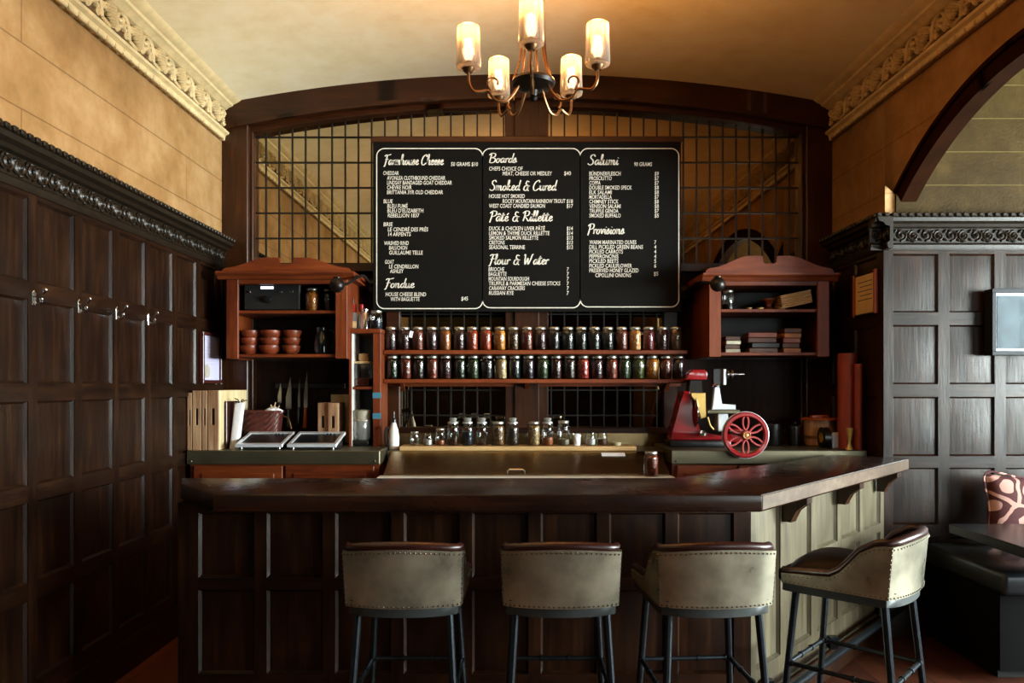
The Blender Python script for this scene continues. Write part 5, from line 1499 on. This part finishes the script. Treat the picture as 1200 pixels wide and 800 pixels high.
for k, (dx, dz) in enumerate(((-0.01, 0.07), (0.02, 0.085), (0.045, 0.062))):
    mb = MB(); p0 = Vector((wcx - 0.01, YW - 0.03, PZ(487, YW))); p1 = Vector((wcx + dx, YW - 0.045, PZ(486, YW) + dz)); mb.tube([p0, p1], 0.004, 7); o = mb.build('wooden_pick', M['plank'], origin=p0); tag(o, ('short wooden stick leaning left in the wicker basket', 'tall wooden stick in the middle of the basket sticks', 'wooden stick leaning right in the wicker basket')[k], 'stick', 'sticks in the wicker basket')

# knives on a magnetic strip
YK = 5.30
kz = PZ(452, YK)
mb = MB(); mb.box(PX(322, YK), PX(404, YK), YK, 5.33, kz - 0.018, kz + 0.018, 0.003)
o = mb.build('knife_rack', M['lead'], origin=(PX(360, YK), 5.3, kz)); tag(o, 'dark magnetic knife strip on the back wall under the left cabinet', 'knife rack')
def knife(px, ptop, pmid, pbot, w, hm, label, bend=0.0):
    x = PX(px, YK)
    t = thing('kitchen_knife', label, 'knife', (x, YK - 0.008, kz), 0, 'knives on the magnetic strip'); t['_loc'] = (x, YK - 0.008, kz)
    z0, z1, z2 = PZ(pbot, YK), PZ(pmid, YK), PZ(ptop, YK)
    mb = MB()
    mb.prism([(x - w / 2, z1), (x + w / 2, z1), (x + w / 2 + bend, z1 + 0.6 * (z2 - z1)), (x + w * 0.35 + bend, z2), (x + w * 0.1 + bend, z1 + 0.82 * (z2 - z1)), (x - w / 2 + bend * 0.4, z1 + 0.35 * (z2 - z1))], 'xz', YK - 0.006, YK - 0.003); mb.build('blade', M['blade'], t)
    mb = MB(); mb.tube([(x, YK - 0.009, z1 + 0.006), (x - 0.002, YK - 0.012, (z0 + z1) / 2), (x - 0.006, YK - 0.010, z0)], 0.011, 8, radii=[0.008, 0.012, 0.013]); mb.build('handle', hm, t)
knife(328, 447, 472, 490, 0.026, M['black'], 'short black-handled knife, leftmost on the magnetic strip')
knife(338.5, 441, 479, 500, 0.040, M['black'], 'broad chef knife with dark handle on the magnetic strip')
knife(350.5, 442, 478, 497, 0.016, M['black'], 'slim dark-handled knife left of the orange-handled knife')
knife(358.5, 434, 478, 501, 0.026, M['orange'], 'long knife with orange handle on the magnetic strip')
for px, pt, pb, lab in ((375.5, 455, 478, 'small dark tool on the right of the knife strip'), (388, 454, 470, 'small dark tool at the right end of the knife strip')):
    x = PX(px, YK); mb = MB(); mb.prism([(x - 0.012, PZ(pb, YK)), (x + 0.012, PZ(pb, YK)), (x + 0.014, PZ(pt, YK)), (x - 0.008, PZ(pt, YK))], 'xz', YK - 0.012, YK - 0.001, 0.003); o = mb.build('kitchen_tool', M['iron'], origin=(x, YK, kz)); tag(o, lab, 'tool')

# pale wooden boxes behind the right scale
YX = 4.94
def pbox(px0, px1, ptop, Y, dep, label, mat, slot=True):
    return crate(px0, px1, Y, dep, PZ(ptop, Y), mat, label, slot, 'pale wooden boxes left of the narrow shelf')
pbox(372.5, 384, 472, YX, 0.2, 'short pale wooden box, left of the three by the narrow shelf', M['crate'])
pbox(384.5, 396, 472, YX - 0.02, 0.2, 'short pale wooden box in front of the tall pale board', M['crate'])
mb = MB(); mb.box(PX(388, 5.155), PX(409.5, 5.155), 5.15, 5.165, CT, PZ(462, 5.155), 0.002)
o = mb.build('white_board', M['board_pale'], origin=(PX(398, 5.15), 5.15, CT)); tag(o, 'tall pale board standing against the wall behind the short boxes', 'board')

# ------------------------------------------------------------ narrow unit contents
YN = 5.02
# on top
zt = NZT
x = PX(414, YN); b = thing('spirit_bottle', 'clear bottle with red neck and pale label on top of the narrow shelf', 'bottle', (x, YN, zt)); b['_loc'] = (x, YN, zt)
mb = MB(); mb.box(x - 0.035, x + 0.03, YN - 0.03, YN + 0.03, zt, zt + 0.115, 0.008); mb.build('bottle_body', M['glasslid'], b)
mb = MB(); mb.box(x - 0.034, x + 0.029, YN - 0.032, YN - 0.0305, zt + 0.012, zt + 0.055); mb.build('paper_label', M['cream'], b)
mb = MB(); mb.lathe([(0, 0.115), (0.024, 0.115), (0.014, 0.135), (0.013, 0.175), (0, 0.178)], (x, YN, zt), 14); mb.build('neck', M['red'], b)
mb = MB(); mb.lathe([(0, 0.178), (0.008, 0.178), (0.006, 0.21), (0, 0.215)], (x, YN, zt), 10); mb.build('pourer', M['chrome'], b)
x = PX(423.5, YN + 0.06); y_ = YN + 0.06; b = thing('red_bottle', 'small bottle with red neck behind the steel shaker on the narrow shelf', 'bottle', (x, y_, zt)); b['_loc'] = (x, y_, zt)
mb = MB(); mb.lathe([(0, 0), (0.026, 0), (0.028, 0.006), (0.028, 0.09), (0.014, 0.12), (0.012, 0.13), (0, 0.13)], (x, y_, zt), 16); mb.build('bottle_body', M['glasslid'], b)
mb = MB(); mb.lathe([(0, 0.128), (0.016, 0.128), (0.015, 0.178), (0, 0.18)], (x, y_, zt), 14); mb.build('neck', M['red'], b)
x = PX(427.5, YN - 0.02); mb = MB(); mb.lathe([(0, 0), (0.030, 0), (0.033, 0.004), (0.031, 0.10), (0.026, 0.112), (0.022, 0.118), (0.024, 0.135), (0.02, 0.14), (0, 0.142)], seg=20)
o = mb.build('steel_shaker', M['chrome']); o.location = (x, YN - 0.02, zt); tag(o, 'shiny steel shaker on top of the narrow shelf', 'shaker')
x = PX(441, YN - 0.02); j = mason(0.125, 0.042, 'steel', 0.5, 'preserve_jar'); j.location = (x, YN - 0.02, zt); j['label'] = 'steel-lidded jar at the right end of the narrow shelf top'
for c in j.children:
    if c.name.startswith('contents'): set_mat(c, FX['blue-black berries'])
# middle shelf: container with cork ball and pale lid
x = PX(426, YN); t = thing('storage_canister', 'glass canister with pale lid on the middle board of the narrow shelf', 'canister', (x, YN, NZ1)); t['_loc'] = (x, YN, NZ1)
mb = MB(); mb.box(x - 0.056, x + 0.05, YN - 0.05, YN + 0.05, NZ1, NZ1 + 0.155, 0.008); mb.build('glass_body', M['glass'], t)
mb = MB(); mb.box(x - 0.052, x + 0.046, YN - 0.046, YN + 0.046, NZ1 + 0.004, NZ1 + 0.06, 0.006); mb.build('contents', FM['red-brown relish'], t)
mb = MB(); mb.box(x - 0.06, x + 0.054, YN - 0.054, YN + 0.054, NZ1 + 0.155, NZ1 + 0.17, 0.005); mb.build('lid', M['board_pale'], t)
mb = MB(); mb.lathe([(0, 0.17), (0.028, 0.17), (0.034, 0.19), (0.03, 0.21), (0.034, 0.222), (0, 0.226)], (x, YN, NZ1), 16); mb.build('lid_knob', M['plank'], t)
# blender / processor at the bottom
x = PX(424.5, 4.985); y_ = 4.985
t = thing('food_processor', 'food processor with smoky grey bowl at the bottom of the narrow shelf', 'food processor', (x, y_, CT)); t['_loc'] = (x, y_, CT)
mb = MB(); mb.box(x - 0.07, x + 0.055, y_ - 0.06, y_ + 0.06, CT, CT + 0.04, 0.012); mb.build('base', M['black'], t)
mb = MB(); mb.lathe([(0, 0.04), (0.05, 0.04), (0.056, 0.05), (0.060, 0.16), (0.058, 0.165), (0, 0.165)], (x - 0.003, y_, CT), 22); mb.build('bowl', M['glasslid'], t)
mb = MB(); mb.lathe([(0, 0.166), (0.066, 0.166), (0.066, 0.172), (0.058, 0.178), (0.064, 0.225), (0.066, 0.235), (0.05, 0.24), (0, 0.242)], (x - 0.003, y_, CT), 22); mb.build('lid', M['greytub'], t)
mb = MB(); mb.tube([(x - 0.066, y_ - 0.02, CT + 0.15), (x - 0.078, y_ - 0.02, CT + 0.12), (x - 0.072, y_ - 0.02, CT + 0.06)], 0.007, 7); mb.build('handle', M['black'], t)
# jug beside the unit on the prep table shelf
x, y_ = PX(461.5, 4.9), 4.90
t = thing('pourer_bottle', 'white pourer bottle with dark cap beside the narrow shelf', 'bottle', (x, y_, 1.069)); t['_loc'] = (x, y_, 1.069)
mb = MB(); mb.lathe([(0, 0), (0.030, 0), (0.034, 0.006), (0.036, 0.08), (0.03, 0.13), (0.018, 0.165), (0.014, 0.18), (0, 0.182)], (x, y_, 1.069), 18); mb.build('bottle_body', M['white'], t)
mb = MB(); mb.lathe([(0, 0.18), (0.017, 0.18), (0.017, 0.2), (0.006, 0.21), (0.005, 0.25), (0, 0.252)], (x, y_, 1.069), 14); mb.build('cap', M['black'], t)
mb = MB(); mb.tube(smoothpath([(x - 0.028, y_ - 0.02, 1.069 + 0.15), (x - 0.05, y_ - 0.03, 1.069 + 0.13), (x - 0.05, y_ - 0.03, 1.069 + 0.05), (x - 0.033, y_ - 0.02, 1.069 + 0.03)], 5), 0.009, 7); mb.build('handle', M['black'], t)

# ------------------------------------------------------------ red meat slicer on the right counter
RZ = CT
ys_ = 4.92
def sx_(px, Y=ys_): return PX(px, Y)
def sz_(py, Y=ys_): return PZ(py, Y)
sl = thing('meat_slicer', 'vintage red hand-cranked meat slicer with spoked flywheel on the right counter', 'slicer', (sx_(835), ys_, RZ)); sl['_loc'] = (sx_(835), ys_, RZ)
mb = MB(); mb.box(sx_(782), sx_(852), ys_ - 0.10, ys_ + 0.12, RZ, RZ + 0.045, 0.01); mb.build('plinth', M['black'], sl)
mb = MB(); mb.prism([(sx_(784), RZ + 0.045), (sx_(850), RZ + 0.045), (sx_(850), sz_(509)), (sx_(817), sz_(507)), (sx_(812.5), sz_(488)), (sx_(808), sz_(470)), (sx_(807), sz_(458)), (sx_(798), sz_(458)), (sx_(797), sz_(472)), (sx_(791), sz_(488)), (sx_(786), sz_(504))], 'xz', ys_ - 0.06, ys_ + 0.10, 0.012); mb.build('body', M['red'], sl)
mb = MB(); mb.prism([(sx_(800), sz_(445)), (sx_(825), sz_(445)), (sx_(825.5), sz_(436)), (sx_(822), sz_(433)), (sx_(808), sz_(433)), (sx_(804), sz_(438))], 'xz', ys_ - 0.085, ys_ + 0.06, 0.008); mb.build('sharpener_cover', M['red'], sl)
mb = MB(); mb.prism([(sx_(805), sz_(461)), (sx_(822), sz_(461)), (sx_(821), sz_(445)), (sx_(807), sz_(445))], 'xz', ys_ - 0.04, ys_ + 0.05, 0.004); mb.build('cover_neck', M['iron'], sl)
mb = MB(); mb.lathe([(0, -0.012), (0.10, -0.006), (0.115, 0.0), (0.10, 0.012), (0, 0.014)], (sx_(812), ys_ - 0.02, sz_(482)), 32, 'x'); mb.build('blade', M['chrome'], sl)
mb = MB(); mb.prism([(sx_(806), sz_(460)), (sx_(823), sz_(460)), (sx_(823.5), sz_(488)), (sx_(817.5), sz_(490)), (sx_(813.5), sz_(471)), (sx_(807), sz_(465))], 'xz', ys_ - 0.088, ys_ - 0.068, 0.004); mb.build('blade_guard', M['brass'], sl)
mb = MB(); mb.tube(smoothpath([(sx_(826), ys_ - 0.08, sz_(488)), (sx_(828), ys_ - 0.09, sz_(497)), (sx_(832), ys_ - 0.09, sz_(502))], 5), 0.006, 7); mb.build('lever', M['brass'], sl)
mb = MB(); mb.lathe([(0, 0), (0.022, 0), (0.026, 0.02), (0.014, 0.035), (0, 0.036)], (sx_(820), ys_ - 0.08, RZ + 0.075), 16); mb.build('knob', M['chrome'], sl)
mb = MB(); mb.box(sx_(826), sx_(863), ys_ - 0.085, ys_ + 0.05, sz_(484), sz_(479.5), 0.004); mb.build('carriage_table', M['steel'], sl)
mb = MB(); mb.prism([(sx_(831), sz_(479.5)), (sx_(858.5), sz_(479.5)), (sx_(858.5), sz_(473.5)), (sx_(842), sz_(473.5)), (sx_(839.5), sz_(452)), (sx_(834), sz_(452))], 'xz', ys_ - 0.075, ys_ - 0.04, 0.004); mb.build('carriage_arm', M['cast'], sl)
mb = MB(); mb.lathe([(0, 0), (0.03, 0), (0.032, 0.012), (0.026, 0.02), (0, 0.02)], (sx_(836.5), ys_ - 0.058, sz_(453.5)), 16); mb.build('arm_collar', M['chrome'], sl)
mb = MB(); mb.prism([(sx_(833), sz_(432)), (sx_(845), sz_(432)), (sx_(845), sz_(450)), (sx_(833), sz_(451))], 'xz', ys_ - 0.06, ys_ - 0.02, 0.004); mb.build('thickness_plate', M['blackmat'], sl)
mb = MB(); mb.box(sx_(844), sx_(847.5), ys_ - 0.075, ys_ - 0.03, sz_(451), sz_(432.5), 0.003); mb.build('meat_clamp', M['cast'], sl)
mb = MB(); mb.lathe([(0, sx_(846)), (0.008, sx_(846)), (0.008, sx_(848.5)), (0.031, sx_(848.6)), (0.031, sx_(850.5)), (0.012, sx_(850.6)), (0.012, sx_(853)), (0.034, sx_(853.2)), (0.034, sx_(855.6)), (0.009, sx_(855.8)), (0.009, sx_(869)), (0, sx_(869.3))], (0, ys_ - 0.055, sz_(438.5)), 20, 'x'); mb.build('feed_handle', M['chrome'], sl)
mb = MB(); mb.box(sx_(838), sx_(850), ys_ - 0.07, ys_ + 0.03, RZ + 0.10, sz_(484), 0.005); mb.build('carriage_post', M['cast'], sl)
# flywheel facing the room
YWH = 4.55
fx_, fz_ = PX(873.5, YWH), PZ(509.5, YWH)
R_ = 27.0 * YWH / F
fw = MB()
fw.lathe([(R_ * 0.80, -0.010), (R_ * 0.84, -0.016), (R_ * 0.95, -0.016), (R_, -0.008), (R_, 0.010), (R_ * 0.95, 0.016), (R_ * 0.84, 0.016), (R_ * 0.80, 0.010), (R_ * 0.80, -0.010)], (fx_, YWH, fz_), 48, 'y'); fly = fw.build('flywheel', M['red'], sl)
mb = MB(); mb.lathe([(R_ * 0.975, -0.006), (R_ * 1.02, -0.004), (R_ * 1.02, 0.006), (R_ * 0.975, 0.008)], (fx_, YWH, fz_), 48, 'y'); rimo = mb.build('tyre_band', M['cast'], sl); rimo.parent = fly
for k in range(6):
    a = PI / 2 + k * PI / 3
    q = []
    for i in range(20):
        t = 2 * PI * i / 20
        u = R_ * (0.535 + 0.305 * math.cos(t)); w = R_ * 0.125 * math.sin(t) * (1 + 0.1 * math.cos(t))
        q.append((fx_ + u * math.cos(a) - w * math.sin(a), YWH - 0.004, fz_ + u * math.sin(a) + w * math.cos(a)))
    mb = MB(); mb.tube(q, 0.0065, 6, True); sp_ = mb.build('petal_spoke', M['redpale'], sl); sp_.parent = fly
    q = []
    for i in range(9):
        t = -0.9 + 1.8 * i / 8
        q.append((fx_ + R_ * 0.80 * math.cos(a + t * 0.3), YWH - 0.004, fz_ + R_ * 0.80 * math.sin(a + t * 0.3)))
mb = MB(); mb.lathe([(0, -0.03), (R_ * 0.17, -0.028), (R_ * 0.21, -0.018), (R_ * 0.21, 0.02), (0, 0.02)], (fx_, YWH, fz_), 24, 'y'); mb.build('hub', M['redpale'], sl).parent = fly
mb = MB(); mb.lathe([(R_ * 0.12, -0.031), (R_ * 0.145, -0.0335), (R_ * 0.16, -0.031)], (fx_, YWH, fz_), 24, 'y'); mb.ball((fx_, YWH - 0.030, fz_), R_ * 0.08, 2, (1, 0.3, 1)); mb.build('hub_emblem', M['brass'], sl).parent = fly
mb = MB(); mb.tube([(fx_, YWH + 0.01, fz_), (fx_, ys_ + 0.02, fz_)], 0.016, 10); mb.build('axle', M['steel'], sl)
mb = MB(); mb.box(sx_(845), sx_(868), ys_ - 0.06, ys_ + 0.06, RZ + 0.03, RZ + 0.12, 0.01); mb.build('gear_housing', M['red'], sl)

# ------------------------------------------------------------ other things on the right counter
yk = 5.0
def kettle(px, r, h, label, hd=True):
    x = PX(px, yk); t = thing('cooking_pot', label, 'pot', (x, yk, RZ), 0, 'dark pots behind the flywheel'); t['_loc'] = (x, yk, RZ)
    mb = MB(); mb.lathe([(0, 0), (r * 0.9, 0), (r, 0.015), (r * 1.02, h * 0.8), (r * 0.98, h * 0.8), (0, h * 0.8)], (x, yk, RZ), 24); mb.build('pot_body', M['black'], t)
    mb = MB(); mb.lathe([(0, h * 0.8), (r * 1.03, h * 0.8), (r * 1.0, h * 0.86), (r * 0.5, h * 0.94), (0.012, h * 0.96), (0.016, h), (0.016, h * 1.04), (0, h * 1.06)], (x, yk, RZ), 24); mb.build('lid', M['black'], t)
    for s in ((-1, 1) if hd else ()):
        mb = MB(); mb.tube(smoothpath([(x + s * r, yk - 0.02, RZ + h * 0.6), (x + s * (r + 0.022), yk - 0.03, RZ + h * 0.62), (x + s * (r + 0.022), yk + 0.02, RZ + h * 0.62), (x + s * r, yk + 0.02, RZ + h * 0.6)], 4), 0.006, 6); mb.build('handle', M['black'], t)
kettle(905, 0.06, 0.17, 'black lidded pot just right of the red flywheel')
kettle(931, 0.04, 0.15, 'smaller black lidded pot left of the pale wooden tub', False)
# pale tub with flat lid
x, y_ = PX(961, 4.97), 4.97
t = thing('wooden_tub', 'pale wooden tub with flat overhanging lid beside the red tubes', 'tub', (x, y_, RZ)); t['_loc'] = (x, y_, RZ)
mb = MB(); mb.lathe([(0, 0), (0.09, 0), (0.098, 0.01), (0.106, 0.17), (0, 0.17)], (x, y_, RZ), 28); mb.build('tub_body', M['crate'], t)
mb = MB(); mb.lathe([(0.10, 0.05), (0.1035, 0.05), (0.105, 0.07), (0.10, 0.07)], (x, y_, RZ), 28); mb.build('hoop', M['bronze'], t)
mb = MB(); mb.lathe([(0, 0.171), (0.123, 0.171), (0.125, 0.18), (0.121, 0.186), (0, 0.19)], (x, y_, RZ), 28); mb.box(x - 0.06, x + 0.05, y_ - 0.02, y_ + 0.02, RZ + 0.186, RZ + 0.205, 0.004); mb.build('lid', M['frame_or'], t)
# tape dispenser wheel
x, y_ = PX(966, 4.80), 4.80
t = thing('tape_roll', 'black roll of tape standing before the pale wooden tub', 'tape roll', (x, y_, RZ)); t['_loc'] = (x, y_, RZ)
mb = MB(); mb.lathe([(0.032, -0.02), (0.066, -0.02), (0.067, 0.02), (0.032, 0.02), (0.032, -0.02)], (x, y_, RZ + 0.067), 28, 'x', M=None); mb.build('roll', M['black'], t)
mb = MB(); mb.lathe([(0.026, -0.022), (0.033, -0.022), (0.033, 0.022), (0.026, 0.022), (0.026, -0.022)], (x, y_, RZ + 0.067), 24, 'x'); mb.build('core', M['brass'], t)
x = PX(979, 4.78); mb = MB(); mb.box(x - 0.022, x + 0.022, 4.775, 4.80, RZ, RZ + 0.10, 0.003)
o = mb.build('small_card_box', M['paper'], origin=(x, 4.79, RZ)); tag(o, 'small white carton between tape roll and red tube', 'carton')
def redtube(px, r, ptop, Y, label):
    x = PX(px, Y); h = PZ(ptop, Y) - RZ
    t = thing('paper_roll', label, 'paper roll', (x, Y, RZ), 0, 'rust-red paper rolls'); t['_loc'] = (x, Y, RZ)
    mb = MB(); mb.lathe([(0, 0), (r, 0), (r, h), (r * 0.93, h), (r * 0.9, h - 0.012), (0.3 * r, h - 0.012), (0, h - 0.012)], (x, Y, RZ), 32); mb.build('roll', M['redtube'], t)
    mb = MB(); mb.lathe([(r * 0.2, h - 0.011), (r * 0.28, h - 0.002), (r * 0.34, h - 0.011)], (x, Y, RZ), 24); mb.build('core', M['crate'], t)
redtube(993, 0.060, 414, 4.78, 'thick tall rust-red paper roll standing at the right end of the counter')
redtube(1006, 0.024, 426, 4.68, 'narrow rust-red paper roll between the thick roll and the right wall')
x, y_ = 2.085, 4.66
t = thing('brass_jigger', 'small brass double-ended jigger at the far right of the counter', 'jigger', (x, y_, RZ)); t['_loc'] = (x, y_, RZ)
mb = MB(); mb.lathe([(0, 0), (0.022, 0), (0.02, 0.012), (0.009, 0.032), (0.009, 0.05), (0.014, 0.075), (0.024, 0.135), (0.021, 0.135), (0.008, 0.06), (0, 0.058)], (x, y_, RZ), 18); mb.build('cup', M['brass'], t)

# ------------------------------------------------------------ things on the walls
def certificate():
    # frame on the left wall
    x = XL + 0.03
    y0, y1, z0, z1 = 4.78, 5.09, PZ(449, 4.85), PZ(389, 4.85)
    t = thing('framed_certificate', 'small certificate in a dark red frame on the left panelled wall', 'framed certificate', (x, (y0 + y1) / 2, z0)); t['_loc'] = (x, (y0 + y1) / 2, z0)
    mb = MB(); w = 0.022
    mb.box(x - 0.008, x + 0.022, y0, y1, z0, z0 + w, 0.003); mb.box(x - 0.008, x + 0.022, y0, y1, z1 - w, z1, 0.003); mb.box(x - 0.008, x + 0.022, y0, y0 + w, z0 + w, z1 - w, 0.003); mb.box(x - 0.008, x + 0.022, y1 - w, y1, z0 + w, z1 - w, 0.003)
    mb.build('frame', M['frame_rd'], t)
    mb = MB(); mb.box(x - 0.006, x + 0.006, y0 + w - 0.003, y1 - w + 0.003, z0 + w - 0.003, z1 - w + 0.003); mb.build('paper', plain('lilac_paper', '#cfc2d8', 0.8, var=0.03), t)
    mb = MB()
    for k in range(6): mb.box(x + 0.006, x + 0.0066, y0 + 0.07, y1 - 0.07 - 0.01 * (k % 3), z1 - 0.10 - 0.022 * k, z1 - 0.097 - 0.022 * k)
    mb.lathe([(0, 0.006), (0.045, 0.006), (0.045, 0.0066), (0, 0.0066)], (x, y0 + 0.09, z0 + 0.08), 24, 'x'); mb.build('print', plain('pale_gold_print', '#b8a890', 0.7), t)
    mb = MB(); mb.box(x + 0.012, x + 0.014, y0 + w - 0.002, y1 - w + 0.002, z0 + w - 0.002, z1 - w + 0.002); mb.build('glass', M['pane'], t)
certificate()
def hook(y, label):
    x, z = XL + 0.022, 1.86
    t = thing('coat_hook', label, 'coat hook', (x, y, z), 0, 'silver coat hooks along the left wall'); t['_loc'] = (x, y, z)
    mb = MB(); mb.prism([(y - 0.011, z - 0.03), (y + 0.011, z - 0.03), (y + 0.013, z + 0.024), (y, z + 0.036), (y - 0.013, z + 0.024)], 'yz', x - 0.004, x + 0.005, 0.002); mb.build('back_plate', M['chrome'], t)
    mb = MB(); mb.tube(smoothpath([(x + 0.004, y, z + 0.01), (x + 0.022, y, z + 0.012), (x + 0.042, y, z + 0.02), (x + 0.05, y, z + 0.032)], 5), 0.005, 8); mb.ball((x + 0.051, y, z + 0.036), 0.010, 2); mb.build('upper_prong', M['chrome'], t)
    mb = MB(); mb.tube(smoothpath([(x + 0.004, y, z - 0.015), (x + 0.018, y, z - 0.026), (x + 0.032, y, z - 0.02), (x + 0.035, y, z - 0.006)], 5), 0.005, 8); mb.ball((x + 0.035, y, z - 0.003), 0.008, 2); mb.build('lower_prong', M['chrome'], t)
for k, w in enumerate(('nearest', 'second nearest', 'third nearest', 'farthest')):
    hook(3.143 + 0.327 * k, 'silver coat hook on the left wall rail, %s to the viewer' % w if k < 3 else 'silver coat hook on the left wall rail, farthest from the viewer')
def note_on_right():
    x = XR - 0.03
    y0, y1, z0, z1 = 4.50, 4.80, 1.93, 2.20
    t = thing('framed_note', 'orange wood framed paper notice on the dark right wall beside the bay', 'framed notice', (x, (y0 + y1) / 2, z0)); t['_loc'] = (x, (y0 + y1) / 2, z0)
    w = 0.022
    for a, b in ((y0, y0 + w), (y1 - w, y1)):
        mb = MB(); mb.box(x - 0.014, x + 0.01, a, b, z0, z1, 0.003); mb.build('frame_side', M['frame_or'], t)
    for a, b in ((z0, z0 + 0.014), (z1 - 0.014, z1)):
        mb = MB(); mb.box(x - 0.010, x + 0.01, y0 + w, y1 - w, a, b, 0.003); mb.build('frame_rail', M['oak_y'], t)
    mb = MB(); mb.box(x - 0.001, x + 0.008, y0 + w - 0.002, y1 - w + 0.002, z0 + 0.01, z1 - 0.012); mb.build('paper', M['cream'], t)
    mb = MB()
    for k in range(5): mb.box(x - 0.0016, x - 0.001, y0 + 0.06, y1 - 0.05 - 0.03 * (k % 2), z1 - 0.06 - 0.028 * k, z1 - 0.055 - 0.028 * k)
    mb.build('print', M['ink'], t)
note_on_right()
def picture():
    y = YF - 0.03
    x0, x1, z0, z1 = PX(1163, 4.36), PX(1163, 4.36) + 0.40, PZ(416, 4.36), PZ(338, 4.36)
    yf = 4.36
    t = thing('framed_picture', 'grey-framed picture under glass on the panelled wall of the bay', 'framed picture', ((x0 + x1) / 2, y, z0)); t['_loc'] = ((x0 + x1) / 2, y, z0)
    w = 0.024
    mb = MB(); mb.box(x0, x1, yf, y + 0.008, z0, z0 + w, 0.002); mb.box(x0, x1, yf, y + 0.008, z1 - w, z1, 0.002); mb.box(x0, x0 + w, yf, y + 0.008, z0 + w, z1 - w, 0.002); mb.box(x1 - w, x1, yf, y + 0.008, z0 + w, z1 - w, 0.002)
    bmesh.ops.remove_doubles(mb.bm, verts=mb.bm.verts[:], dist=0.0003)
    mb.build('frame', M['frame_gr'], t)
    mb = MB(); mb.box(x0 + w - 0.002, x1 - w + 0.002, yf + 0.02, yf + 0.03, z0 + w - 0.002, z1 - w + 0.002); mb.build('mat_board', M['paper'], t)
    mb = MB(); mb.box(x0 + w + 0.016, x1 - w - 0.016, yf + 0.017, yf + 0.021, z0 + w + 0.016, z1 - w - 0.016); mb.build('print', plain('grey_print', '#465050', 0.7, var=0.45, vs=9), t)
    mb = MB(); mb.box(x0 + w - 0.002, x1 - w + 0.002, yf + 0.008, yf + 0.011, z0 + w - 0.002, z1 - w + 0.002); mb.build('glass', M['pane'], t)
picture()

# ------------------------------------------------------------ bay seat, table, cushion
bn = thing('banquette_bench', 'dark blue leather banquette along the panelled wall of the bay', 'bench', (3.6, 4.05, 0)); bn['_loc'] = (3.6, 4.05, 0)
mb = MB(); mb.box(2.42, 5.6, 3.72, 4.36, 0.06, 0.45); mb.build('bench_base', plain('shade_black_base', '#060505', 0.8, spec=0.1), bn)  # near-black base: shadow from the table put into its colour
for k in range(4):
    a = 2.40 + 0.8 * k
    mb = MB(); mb.box(a, a + 0.795, 3.66, 4.40, 0.45, 0.565, 0.025); mb.build('seat_pad', M['bench'], bn, angle=60)
mb = MB(); mb.box(2.46, 5.56, 3.80, 4.36, 0.0, 0.06); mb.build('plinth', M['blackmat'], bn)
tb_ = thing('dining_table', 'dark square-edged table before the banquette at the right edge', 'table', (2.78, 3.6, 0)); tb_['_loc'] = (2.78, 3.6, 0)
mb = MB(); mb.box(2.32, 3.25, 3.10, 3.99, 0.70, 0.75, 0.004); mb.build('table_top', M['tabletop'], tb_)
mb = MB(); mb.tube([(2.785, 3.36, 0.02), (2.785, 3.36, 0.70)], 0.04, 14); mb.build('pedestal', M['iron'], tb_)
mb = MB(); mb.lathe([(0, 0), (0.22, 0), (0.22, 0.012), (0.07, 0.03), (0, 0.03)], (2.785, 3.36, 0), 28); mb.build('foot_plate', M['iron'], tb_)
cxm, czm = PX(1160, 4.22) + 0.21, 0.565 + 0.205
cu_ = thing('throw_cushion', 'maroon cushion with pale pink curving pattern on the banquette', 'cushion', (cxm, 4.24, 0.574))
mb = MB()
def pil(side):
    def f(u, v):
        a, b = 2 * u - 1, 2 * v - 1
        th = 0.075 * max(0.0, (1 - a * a) * (1 - b * b)) ** 0.45
        pin = 1 - 0.06 * (1 - abs(b)) if False else 1
        k = 0.205 * (1 - 0.07 * (1 - a * a)) ; k2 = 0.205 * (1 - 0.07 * (1 - b * b))
        return (a * k2, side * th, 0.2 + b * k)
    return f
mb.grid(pil(-1), 20, 20); mb.grid(pil(1), 20, 20)
bmesh.ops.remove_doubles(mb.bm, verts=mb.bm.verts[:], dist=0.0005)
o = mb.build('cushion_cover', M['cushion'], cu_, world=False, angle=80)
mb = MB()
edge = [(a * 0.205, 0, 0.2 + b * 0.205) for a, b in ((-1, -1), (0, -0.93), (1, -1), (0.93, 0), (1, 1), (0, 0.93), (-1, 1), (-0.93, 0))]
mb.tube(smoothpath(edge, 5, True), 0.006, 6, True); mb.build('piping', M['cushion'], cu_, world=False)
cu_.rotation_euler = (-0.16, 0.06, 0)

# tidy: drop the helper property
for o in list(SC.objects):
    if '_loc' in o: del o['_loc']
